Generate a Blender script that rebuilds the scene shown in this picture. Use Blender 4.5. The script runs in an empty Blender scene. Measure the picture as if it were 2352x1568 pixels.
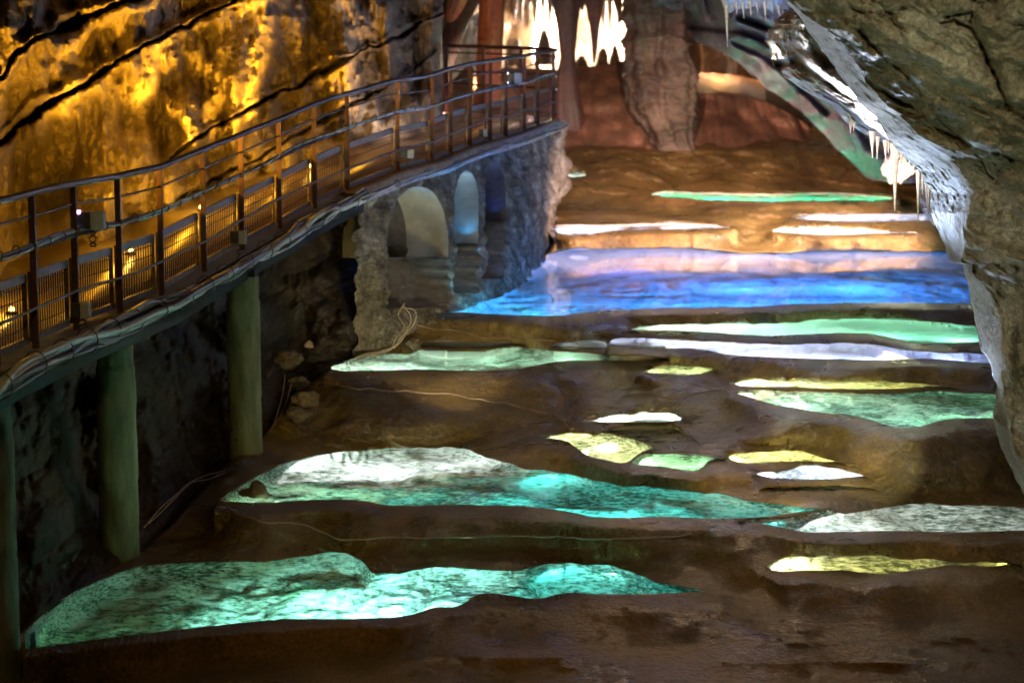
import bpy, bmesh, math, random
import numpy as np
from mathutils import Vector, Matrix

random.seed(7)
C = bpy.context.scene.collection
scene = bpy.context.scene

# ------------------------------------------------------------------ camera, world, exposure
F_PX, W_PX, H_PX = 4600.0, 2352.0, 1568.0        # picture measured in a 2352 x 1568 frame
CAM_Z = 5.0
PITCH = math.atan(634.0 / F_PX)
cp, sp = math.cos(PITCH), math.sin(PITCH)
cam_d = bpy.data.cameras.new('camera')
cam = bpy.data.objects.new('camera', cam_d)
C.objects.link(cam)
cam.location = (0, 0, CAM_Z)
cam.rotation_euler = (math.pi / 2 - PITCH, 0, 0)
cam_d.sensor_width = 36.0
cam_d.lens = F_PX / W_PX * 36.0
cam_d.clip_end = 500
cam_d.dof.use_dof = True
cam_d.dof.focus_distance = 15.5
cam_d.dof.aperture_fstop = 2.0
scene.camera = cam

world = bpy.data.worlds.new('World')
scene.world = world
world.use_nodes = True
bg = world.node_tree.nodes['Background']
bg.inputs['Color'].default_value = (0.9, 0.62, 0.4, 1)
bg.inputs['Strength'].default_value = 0.0016     # deep inside a cave: almost nothing comes in

scene.view_settings.view_transform = 'Standard'
scene.view_settings.look = 'None'
scene.view_settings.exposure = 0.0
scene.view_settings.gamma = 1.0
scene.cycles.use_denoising = True
scene.cycles.max_bounces = 8
scene.cycles.diffuse_bounces = 2
scene.cycles.glossy_bounces = 4
scene.cycles.transmission_bounces = 6
scene.cycles.caustics_reflective = False
scene.cycles.caustics_refractive = True
scene.cycles.blur_glossy = 1.0
scene.cycles.sample_clamp_indirect = 60.0

# ------------------------------------------------------------------ projection helpers
def rdir(px, py):
    px = np.asarray(px, float); py = np.asarray(py, float)
    xc = (px - W_PX / 2) / F_PX
    yc = (H_PX / 2 - py) / F_PX
    dy = cp + yc * sp
    dz = -sp + yc * cp
    return xc / dy, dz / dy
def PT(px, py, Y):
    ax, az = rdir(px, py)
    Y = np.asarray(Y, float)
    return np.stack(np.broadcast_arrays(ax * Y, Y, CAM_Z + az * Y), -1)
def Yd(py, d):
    _, az = rdir(1176, py)
    return -np.asarray(d) / az
def proj(x, y, z):
    zz = z - CAM_Z
    f = y * cp - zz * sp
    u = y * sp + zz * cp
    return W_PX / 2 + F_PX * x / f, H_PX / 2 - F_PX * u / f
def V(a):
    return Vector((float(a[0]), float(a[1]), float(a[2])))

# ------------------------------------------------------------------ noise
def _h(i, j, k, s):
    n = (i * 374761393 + j * 668265263 + k * 2147483647 + s * 1274126177) & 0xffffffff
    n = ((n ^ (n >> 13)) * 1274126177) & 0xffffffff
    n = ((n ^ (n >> 16)) * 2246822519) & 0xffffffff
    return ((n ^ (n >> 15)) & 0xffff) / 32767.5 - 1.0
def vnoise(x, y, z, s=0):
    x, y, z = np.broadcast_arrays(np.asarray(x, float), np.asarray(y, float), np.asarray(z, float))
    xi = np.floor(x).astype(np.int64); yi = np.floor(y).astype(np.int64); zi = np.floor(z).astype(np.int64)
    fx, fy, fz = x - xi, y - yi, z - zi
    fx = fx * fx * fx * (fx * (fx * 6 - 15) + 10); fy = fy * fy * fy * (fy * (fy * 6 - 15) + 10); fz = fz * fz * fz * (fz * (fz * 6 - 15) + 10)
    r = 0
    for a in (0, 1):
        wx = fx if a else 1 - fx
        for b in (0, 1):
            wy = fy if b else 1 - fy
            for c in (0, 1):
                wz = fz if c else 1 - fz
                r = r + wx * wy * wz * _h(xi + a, yi + b, zi + c, s)
    return r
def fbm(x, y, z, o=4, s=0, g=0.5, l=2.03):
    r, a = 0, 1.0
    for i in range(o):
        r = r + a * vnoise(x, y, z, s + i * 17)
        x = x * l + 3.1; y = y * l + 1.7; z = z * l + 5.3; a *= g
    return r
def ridged(x, y, z, o=4, s=0, g=0.5):
    r, a = 0, 1.0
    for i in range(o):
        r = r + a * (1 - 2 * np.abs(vnoise(x, y, z, s + i * 13)))
        x = x * 2.1 + 3.1; y = y * 2.1 + 1.7; z = z * 2.1 + 5.3; a *= g
    return r
def sstep(a, b, x):
    t = np.clip((x - a) / (b - a), 0, 1)
    return t * t * (3 - 2 * t)
def spline(pts, step=3.0):
    p = np.array(pts, float)
    d = np.r_[0, np.cumsum(np.hypot(*(np.diff(p[:, :2], axis=0).T)))]
    n = max(2, int(d[-1] / step))
    t = np.linspace(0, d[-1], n)
    out = []
    m = np.gradient(p, d, axis=0) if len(p) > 2 else np.repeat((p[1:] - p[:1]) / d[-1], 2, 0)
    k = np.clip(np.searchsorted(d, t, side='right') - 1, 0, len(d) - 2)
    h = (d[k + 1] - d[k])[:, None]; u = ((t - d[k])[:, None]) / h
    return (2 * u**3 - 3 * u**2 + 1) * p[k] + (u**3 - 2 * u**2 + u) * h * m[k] + (-2 * u**3 + 3 * u**2) * p[k + 1] + (u**3 - u**2) * h * m[k + 1]
def line_dist(PX, PY, pts):
    p = np.array(pts, float)
    best = np.full(PX.shape, 1e9)
    for a, b in zip(p[:-1], p[1:]):
        ab = b - a
        t = np.clip(((PX - a[0]) * ab[0] + (PY - a[1]) * ab[1]) / (ab @ ab), 0, 1)
        best = np.minimum(best, np.hypot(PX - a[0] - t * ab[0], PY - a[1] - t * ab[1]))
    return best

# ------------------------------------------------------------------ object helpers
def tag(o, label=None, cat=None, group=None, kind=None):
    if label: o['label'] = label
    if cat: o['category'] = cat
    if group: o['group'] = group
    if kind: o['kind'] = kind
    return o
def empty(name, loc, label, cat, group=None):
    o = bpy.data.objects.new(name, None)
    C.objects.link(o)
    o.location = V(loc)
    o.empty_display_size = 0.1
    return tag(o, label, cat, group)
def link_mesh(name, me, mat, parent=None):
    o = bpy.data.objects.new(name, me)
    C.objects.link(o)
    for m in (mat if isinstance(mat, (list, tuple)) else [mat]):
        me.materials.append(m)
    if parent is not None:
        o.parent = parent
        o.matrix_parent_inverse = Matrix.Translation(-parent.location)
    return o
def raw_mesh(name, verts, quads, mat, parent=None, smooth=True, mat_idx=None):
    me = bpy.data.meshes.new(name)
    verts = np.ascontiguousarray(verts, dtype=np.float32); quads = np.ascontiguousarray(quads, dtype=np.int32)
    me.vertices.add(len(verts)); me.vertices.foreach_set('co', verts.ravel())
    me.loops.add(quads.size); me.loops.foreach_set('vertex_index', quads.ravel())
    me.polygons.add(len(quads))
    me.polygons.foreach_set('loop_start', np.arange(0, quads.size, quads.shape[1], dtype=np.int32))
    if mat_idx is not None: me.polygons.foreach_set('material_index', np.ascontiguousarray(mat_idx, dtype=np.int32))
    me.update(calc_edges=True); me.validate()
    if smooth: me.polygons.foreach_set('use_smooth', np.ones(len(me.polygons), bool))
    return link_mesh(name, me, mat, parent)
def grid_quads(H, W):
    i = np.arange(H * W).reshape(H, W)
    return np.stack([i[:-1, :-1], i[:-1, 1:], i[1:, 1:], i[1:, :-1]], -1).reshape(-1, 4)
def sheet(name, P, mat, back=2.0, parent=None, mat_idx=None, shrink=0.12):
    """a curved rock body: front relief, its rim carried back by `back` metres"""
    H, W, _ = P.shape
    verts = P.reshape(-1, 3); q = grid_quads(H, W)
    if back:
        i = np.arange(H * W).reshape(H, W)
        loop = np.r_[i[0, :], i[1:, -1], i[-1, -2::-1], i[-2:0:-1, 0]]
        n = len(loop); K = 5
        cen = P.reshape(-1, 3).mean(0)
        allv = [verts]; prev = loop
        for k in range(1, K + 1):
            f = k / K
            b = verts[loop].copy()
            b += (cen - b) * (1 - math.sqrt(max(0, 1 - f * f))) * shrink * np.array([1, 0, 1])
            sc_ = ((b[:, 1] + back * f) / np.maximum(b[:, 1], 0.5))[:, None]
            b = np.array([0, 0, CAM_Z]) + (b - np.array([0, 0, CAM_Z])) * sc_
            cur = len(verts) + (k - 1) * n + np.arange(n)
            allv.append(b)
            q = np.r_[q, np.stack([prev, np.roll(prev, -1), np.roll(cur, -1), cur], -1)]
            prev = cur
        verts = np.concatenate(allv)
        if mat_idx is not None: mat_idx = np.r_[mat_idx, np.zeros(len(q) - len(mat_idx), int)]
    return raw_mesh(name, verts, q, mat, parent, mat_idx=mat_idx)
def tube(name, pts, r, mat, parent=None, seg=8, radii=None):
    pts = [V(p) for p in pts]
    n = len(pts); vs = []
    up = Vector((0, 0, 1))
    for i, p in enumerate(pts):
        t = (pts[min(i + 1, n - 1)] - pts[max(i - 1, 0)]).normalized()
        a = t.cross(up)
        if a.length < 1e-3: a = t.cross(Vector((0, 1, 0)))
        a.normalize(); b = a.cross(t).normalized()
        rr = radii[i] if radii is not None else r
        for k in range(seg):
            an = 2 * math.pi * k / seg
            vs.append(p + (a * math.cos(an) + b * math.sin(an)) * rr)
    q = []
    for i in range(n - 1):
        for k in range(seg):
            k2 = (k + 1) % seg
            q.append((i * seg + k, i * seg + k2, (i + 1) * seg + k2, (i + 1) * seg + k))
    me = bpy.data.meshes.new(name)
    me.from_pydata([tuple(v) for v in vs], [], q + [tuple(range(seg))[::-1], tuple(range((n - 1) * seg, n * seg))])
    me.polygons.foreach_set('use_smooth', [True] * len(q) + [False, False])
    return link_mesh(name, me, mat, parent)
class MB:
    """collects boxes and bars into one mesh"""
    def __init__(s): s.v = []; s.f = []
    def box(s, c, ax, ay, az):
        c = Vector(c); ax = Vector(ax); ay = Vector(ay); az = Vector(az); b = len(s.v)
        for i in (-1, 1):
            for j in (-1, 1):
                for k in (-1, 1): s.v.append(tuple(c + ax * i + ay * j + az * k))
        for f in ((0, 1, 3, 2), (4, 6, 7, 5), (0, 4, 5, 1), (2, 3, 7, 6), (0, 2, 6, 4), (1, 5, 7, 3)): s.f.append(tuple(b + i for i in f))
        return s
    def bar(s, a, b, w, h=None):
        a = Vector(a); b = Vector(b); h = h or w; d = (b - a)
        t = d.normalized(); u = t.cross(Vector((0, 0, 1)))
        if u.length < 1e-3: u = Vector((1, 0, 0))
        u.normalize(); n = u.cross(t)
        return s.box((a + b) / 2, d / 2, u * w / 2, n * h / 2)
    def build(s, name, mat, parent=None, bevel=0):
        me = bpy.data.meshes.new(name); me.from_pydata(s.v, [], s.f)
        if bevel:
            bm = bmesh.new(); bm.from_mesh(me)
            bmesh.ops.bevel(bm, geom=bm.edges[:], offset=bevel, segments=2, affect='EDGES', profile=0.6)
            bm.to_mesh(me); bm.free()
        return link_mesh(name, me, mat, parent)
def lathe_rock(name, pts, mat, seg=40, amp=0.12, freq=1.6, flute=0.0, seed=0, rings=60, parent=None, bands=0.0, squash=1.0):
    """pts: (x, y, z, r) from top to bottom"""
    p = np.array(pts, float)
    d = np.r_[0, np.cumsum(np.linalg.norm(np.diff(p[:, :3], axis=0), axis=1))]
    t = np.linspace(0, d[-1], rings)
    q = np.stack([np.interp(t, d, p[:, k]) for k in range(4)], 1)
    an = np.linspace(0, 2 * math.pi, seg, endpoint=False)
    ca, sa = np.cos(an)[None], np.sin(an)[None]
    cx, cy, cz, r = (q[:, k][:, None] for k in range(4))
    X = cx + ca * r; Yy = cy + sa * r * squash; Z = cz + 0 * ca
    n = fbm(X * freq, Yy * freq, Z * freq * 0.8, 5, seed)
    fl = vnoise(ca * 5 + seed, sa * 5, Z * 0.5, seed + 3) * flute
    bd = ridged(X * 0.5, Yy * 0.5, Z * 3.0 + 0.4 * n, 3, seed + 9) * bands
    rr = r * (1 + amp * n + fl + bd)
    X = cx + ca * rr; Yy = cy + sa * rr * squash
    P = np.stack([X, Yy, Z], -1).reshape(-1, 3)
    i = np.arange(rings * seg).reshape(rings, seg)
    j = np.roll(i, -1, 1)
    quads = np.stack([i[:-1], i[1:], j[1:], j[:-1]], -1).reshape(-1, 4)
    return raw_mesh(name, P, quads, mat, parent)

# ------------------------------------------------------------------ materials
def new_mat(name):
    m = bpy.data.materials.new(name); m.use_nodes = True
    nt = m.node_tree
    return m, nt, nt.nodes['Principled BSDF']
def nd(nt, t, **kw):
    n = nt.nodes.new(t)
    for k, v in kw.items():
        if k in ('operation', 'blend_type', 'data_type', 'noise_dimensions', 'feature', 'distance', 'noise_type', 'wave_type', 'bands_direction'): setattr(n, k, v)
        else: n.inputs[k].default_value = v
    return n
def ramp(nt, src, stops):
    r = nt.nodes.new('ShaderNodeValToRGB')
    e = r.color_ramp.elements
    while len(e) < len(stops): e.new(0.5)
    for i, (p, c) in enumerate(stops):
        e[i].position = p; e[i].color = (c, c, c, 1) if isinstance(c, (int, float)) else (*c, 1)
    nt.links.new(src, r.inputs[0]); return r
def coords(nt, scale=(1, 1, 1)):
    tc = nt.nodes.new('ShaderNodeTexCoord'); mp = nt.nodes.new('ShaderNodeMapping')
    mp.inputs['Scale'].default_value = scale
    nt.links.new(tc.outputs['Object'], mp.inputs['Vector'])
    return mp.outputs['Vector']
def noise(nt, vec, scale, detail=6, rough=0.6, dist=0.0):
    n = nt.nodes.new('ShaderNodeTexNoise')
    n.inputs['Scale'].default_value = scale; n.inputs['Detail'].default_value = detail
    n.inputs['Roughness'].default_value = rough; n.inputs['Distortion'].default_value = dist
    nt.links.new(vec, n.inputs['Vector']); return n.outputs['Fac']
def rock_mat(name, cols, scale=0.8, stretch=(1, 1, 1), bump=0.5, bscale=6.0, rough=(0.45, 0.8), spec=0.4, fine=40.0, bdist=0.05, coat=0.0, grain=(0.55, 1.15)):
    m, nt, b = new_mat(name)
    v = coords(nt, stretch); v0 = coords(nt)
    n1 = noise(nt, v, scale, 8, 0.62, 0.6)
    k = len(cols)
    r = ramp(nt, n1, [(0.3 + 0.42 * i / (k - 1), c) for i, c in enumerate(cols)])
    n2 = noise(nt, v0, bscale * 2.2, 6, 0.7)
    r2 = ramp(nt, n2, [(0.34, grain[0]), (0.62, grain[1])])
    mx = nd(nt, 'ShaderNodeMix', data_type='RGBA', blend_type='MULTIPLY'); mx.inputs[0].default_value = 0.8
    nt.links.new(r.outputs[0], mx.inputs[6]); nt.links.new(r2.outputs[0], mx.inputs[7])
    nt.links.new(mx.outputs[2], b.inputs['Base Color'])
    r3 = ramp(nt, n1, [(0.3, rough[0]), (0.7, rough[1])])
    nt.links.new(r3.outputs[0], b.inputs['Roughness'])
    b.inputs['Specular IOR Level'].default_value = spec
    if coat: b.inputs['Coat Weight'].default_value = coat; b.inputs['Coat Roughness'].default_value = 0.15
    bn = noise(nt, v, bscale, 10, 0.68, 0.3)
    fn = noise(nt, v0, fine, 5, 0.6)
    add = nd(nt, 'ShaderNodeMath', operation='MULTIPLY_ADD'); add.inputs[1].default_value = 0.22
    nt.links.new(fn, add.inputs[0]); nt.links.new(bn, add.inputs[2])
    bp = nt.nodes.new('ShaderNodeBump'); bp.inputs['Strength'].default_value = bump; bp.inputs['Distance'].default_value = bdist
    nt.links.new(add.outputs[0], bp.inputs['Height']); nt.links.new(bp.outputs[0], b.inputs['Normal'])
    return m
def plain_mat(name, col, rough=0.5, metal=0.0, var=0.25, scale=20, bump=0.2, emit=None, es=0, col2=None, v3=(1, 1, 1)):
    m, nt, b = new_mat(name)
    v = coords(nt, v3); n = noise(nt, v, scale, 6, 0.65)
    c2 = col2 or tuple(c * (1 - var) for c in col)
    r = ramp(nt, n, [(0.35, c2), (0.62, col)])
    nt.links.new(r.outputs[0], b.inputs['Base Color'])
    b.inputs['Roughness'].default_value = rough; b.inputs['Metallic'].default_value = metal
    if bump:
        bp = nt.nodes.new('ShaderNodeBump'); bp.inputs['Strength'].default_value = bump; bp.inputs['Distance'].default_value = 0.01
        nt.links.new(n, bp.inputs['Height']); nt.links.new(bp.outputs[0], b.inputs['Normal'])
    if emit: b.inputs['Emission Color'].default_value = (*emit, 1); b.inputs['Emission Strength'].default_value = es
    return m

M = {}
M['wall'] = rock_mat('limestone_wall', [(0.24, 0.2, 0.15), (0.4, 0.35, 0.28), (0.58, 0.52, 0.42)], 1.1, (1, 1, 0.7), 1.0, 5.0, (0.5, 0.85), 0.3, 30, 0.12)
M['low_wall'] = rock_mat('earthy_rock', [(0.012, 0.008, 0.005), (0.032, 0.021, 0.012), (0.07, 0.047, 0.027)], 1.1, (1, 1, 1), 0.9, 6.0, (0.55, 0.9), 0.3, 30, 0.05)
M['ground'] = rock_mat('flowstone', [(0.05, 0.029, 0.006), (0.13, 0.08, 0.017), (0.25, 0.155, 0.04)], 1.2, (1, 1, 1), 1.0, 16.0, (0.2, 0.42), 0.7, 55, 0.06, grain=(0.3, 1.35))  # raised grain contrast puts some of the wet glints into the colour
M['bed'] = None
M['arch_rock'] = rock_mat('grey_limestone', [(0.13, 0.1, 0.06), (0.3, 0.27, 0.2), (0.52, 0.51, 0.44)], 1.5, (1, 1, 1), 1.0, 11.0, (0.45, 0.8), 0.35, 55, 0.09, grain=(0.4, 1.25))
M['ledge'] = rock_mat('white_flowstone', [(0.22, 0.15, 0.12), (0.6, 0.55, 0.52), (0.85, 0.82, 0.8)], 2.2, (1, 1, 1), 0.8, 9.0, (0.3, 0.6), 0.5, 40, 0.05)
M['back_slope'] = rock_mat('grey_slope_rock', [(0.07, 0.07, 0.065), (0.15, 0.15, 0.16), (0.3, 0.29, 0.31)], 0.9, (1, 1, 1), 0.8, 4.0, (0.4, 0.7), 0.3, 20, 0.08)
M['mound'] = rock_mat('brown_flowstone', [(0.14, 0.07, 0.045), (0.26, 0.14, 0.08), (0.36, 0.2, 0.12)], 0.7, (1, 1, 0.6), 0.5, 5.0, (0.4, 0.6), 0.4, 30, 0.04)
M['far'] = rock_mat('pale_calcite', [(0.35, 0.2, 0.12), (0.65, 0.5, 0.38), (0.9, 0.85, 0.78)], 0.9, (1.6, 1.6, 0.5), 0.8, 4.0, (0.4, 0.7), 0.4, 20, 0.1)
M['column'] = rock_mat('banded_stalagmite', [(0.035, 0.022, 0.015), (0.1, 0.07, 0.045), (0.21, 0.16, 0.11)], 1.3, (1, 1, 0.9), 0.8, 6.0, (0.35, 0.7), 0.4, 30, 0.06)
M['red_column'] = rock_mat('rust_column', [(0.2, 0.06, 0.025), (0.36, 0.13, 0.05), (0.5, 0.24, 0.1)], 0.9, (2, 2, 0.35), 0.7, 5.0, (0.35, 0.6), 0.4, 25, 0.05)
M['dark_column'] = rock_mat('dark_stalactite', [(0.09, 0.055, 0.045), (0.15, 0.09, 0.07), (0.22, 0.14, 0.1)], 1.0, (2, 2, 0.4), 0.7, 5.0, (0.35, 0.6), 0.4, 25, 0.05)
M['stalactite'] = rock_mat('cream_stalactite', [(0.6, 0.4, 0.28), (0.8, 0.66, 0.55), (0.9, 0.82, 0.74)], 3.0, (1, 1, 0.4), 0.5, 12.0, (0.25, 0.45), 0.5, 60, 0.01)
M['masonry'] = rock_mat('rubble_masonry', [(0.04, 0.033, 0.022), (0.24, 0.21, 0.155), (0.52, 0.48, 0.38)], 4.5, (1, 0.6, 0.7), 1.0, 11.0, (0.6, 0.9), 0.25, 45, 0.12)
M['render'] = plain_mat('cream_render', (0.62, 0.6, 0.5), 0.8, 0, 0.35, 3.0, 0.3)
M['infill_and_shade'] = plain_mat('dark_infill_and_shade', (0.16, 0.14, 0.12), 0.85, 0, 0.4, 9.0, 0.6)
M['concrete'] = plain_mat('olive_concrete', (0.12, 0.13, 0.06), 0.75, 0, 0.65, 7, 0.6, v3=(1, 1, 0.25))  # olive concrete with darker upright streaks
M['deck'] = plain_mat('wet_deck', (0.28, 0.24, 0.2), 0.28, 0, 0.35, 9.0, 0.5)
M['fascia'] = plain_mat('dark_edge_beam', (0.014, 0.015, 0.013), 0.6, 0, 0.5, 8.0, 0.6)
M['rust'] = plain_mat('rusty_steel', (0.09, 0.03, 0.02), 0.6, 0.2, 0.6, 18.0, 0.4, col2=(0.03, 0.02, 0.018))
M['steel'] = plain_mat('galvanised_steel', (0.17, 0.14, 0.14), 0.45, 0.6, 0.5, 14.0, 0.3)
M['cable'] = plain_mat('grey_cable', (0.42, 0.44, 0.42), 0.4, 0, 0.3, 12.0, 0.1)
M['cable_dark'] = plain_mat('black_cable', (0.05, 0.05, 0.055), 0.35, 0, 0.3, 12.0, 0.1)
M['tan_cable'] = plain_mat('tan_cable', (0.2, 0.13, 0.09), 0.45, 0, 0.3, 12.0, 0.1)
M['box_grey'] = plain_mat('grey_plastic', (0.42, 0.46, 0.46), 0.45, 0, 0.15, 30.0, 0.1)
M['box_dark'] = plain_mat('dark_plastic', (0.05, 0.06, 0.075), 0.4, 0, 0.2, 30.0, 0.1)
M['stone'] = rock_mat('loose_stone', [(0.06, 0.042, 0.025), (0.14, 0.11, 0.07), (0.22, 0.17, 0.11)], 3, (1, 1, 1), 0.8, 12.0, (0.6, 0.9), 0.3, 60, 0.02)
M['led'] = plain_mat('lamp_glow', (1, 0.8, 0.5), 0.4, 0, 0, 5, 0, emit=(1.0, 0.55, 0.12), es=14)
M['led_white'] = plain_mat('white_lamp_glow', (1, 1, 1), 0.4, 0, 0, 5, 0, emit=(0.75, 0.9, 1.0), es=14)
M['led_violet'] = plain_mat('violet_lamp_glow', (1, 0.9, 1), 0.4, 0, 0, 5, 0, emit=(1.0, 0.45, 0.9), es=7)

# underwater calcite: pale crust broken by dark algae flecks
def bed_mat():
    m, nt, b = new_mat('pool_bed_calcite')
    v = coords(nt, (0.55, 1.0, 1.0)); v0 = coords(nt)
    n1 = noise(nt, v, 19.0, 8, 0.75, 0.12)
    n2 = noise(nt, v0, 1.5, 5, 0.6, 0.5)
    ad = nd(nt, 'ShaderNodeMath', operation='MULTIPLY_ADD'); ad.inputs[1].default_value = 0.55
    nt.links.new(n2, ad.inputs[0]); nt.links.new(n1, ad.inputs[2])
    r = ramp(nt, ad.outputs[0], [(0.66, (0.035, 0.055, 0.035)), (0.75, (0.34, 0.38, 0.3)), (0.86, (0.82, 0.84, 0.76))])
    nt.links.new(r.outputs[0], b.inputs['Base Color'])
    b.inputs['Roughness'].default_value = 0.8
    bp = nt.nodes.new('ShaderNodeBump'); bp.inputs['Strength'].default_value = 0.9; bp.inputs['Distance'].default_value = 0.03
    nt.links.new(n1, bp.inputs['Height']); nt.links.new(bp.outputs[0], b.inputs['Normal'])
    return m
M['bed'] = bed_mat()
M['silt'] = plain_mat('smooth_white_silt', (0.78, 0.78, 0.74), 0.8, 0, 0.12, 3.0, 0.1)
def water_mat():
    m, nt, b = new_mat('clear_pool_water')
    b.inputs['Base Color'].default_value = (0.93, 0.98, 0.98, 1)
    b.inputs['Roughness'].default_value = 0.0
    b.inputs['IOR'].default_value = 1.333
    b.inputs['Transmission Weight'].default_value = 1.0
    v = coords(nt); n = noise(nt, v, 3.0, 2, 0.4)
    bp = nt.nodes.new('ShaderNodeBump'); bp.inputs['Strength'].default_value = 0.03; bp.inputs['Distance'].default_value = 0.01
    nt.links.new(n, bp.inputs['Height']); nt.links.new(bp.outputs[0], b.inputs['Normal'])
    return m
M['water'] = water_mat()

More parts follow.
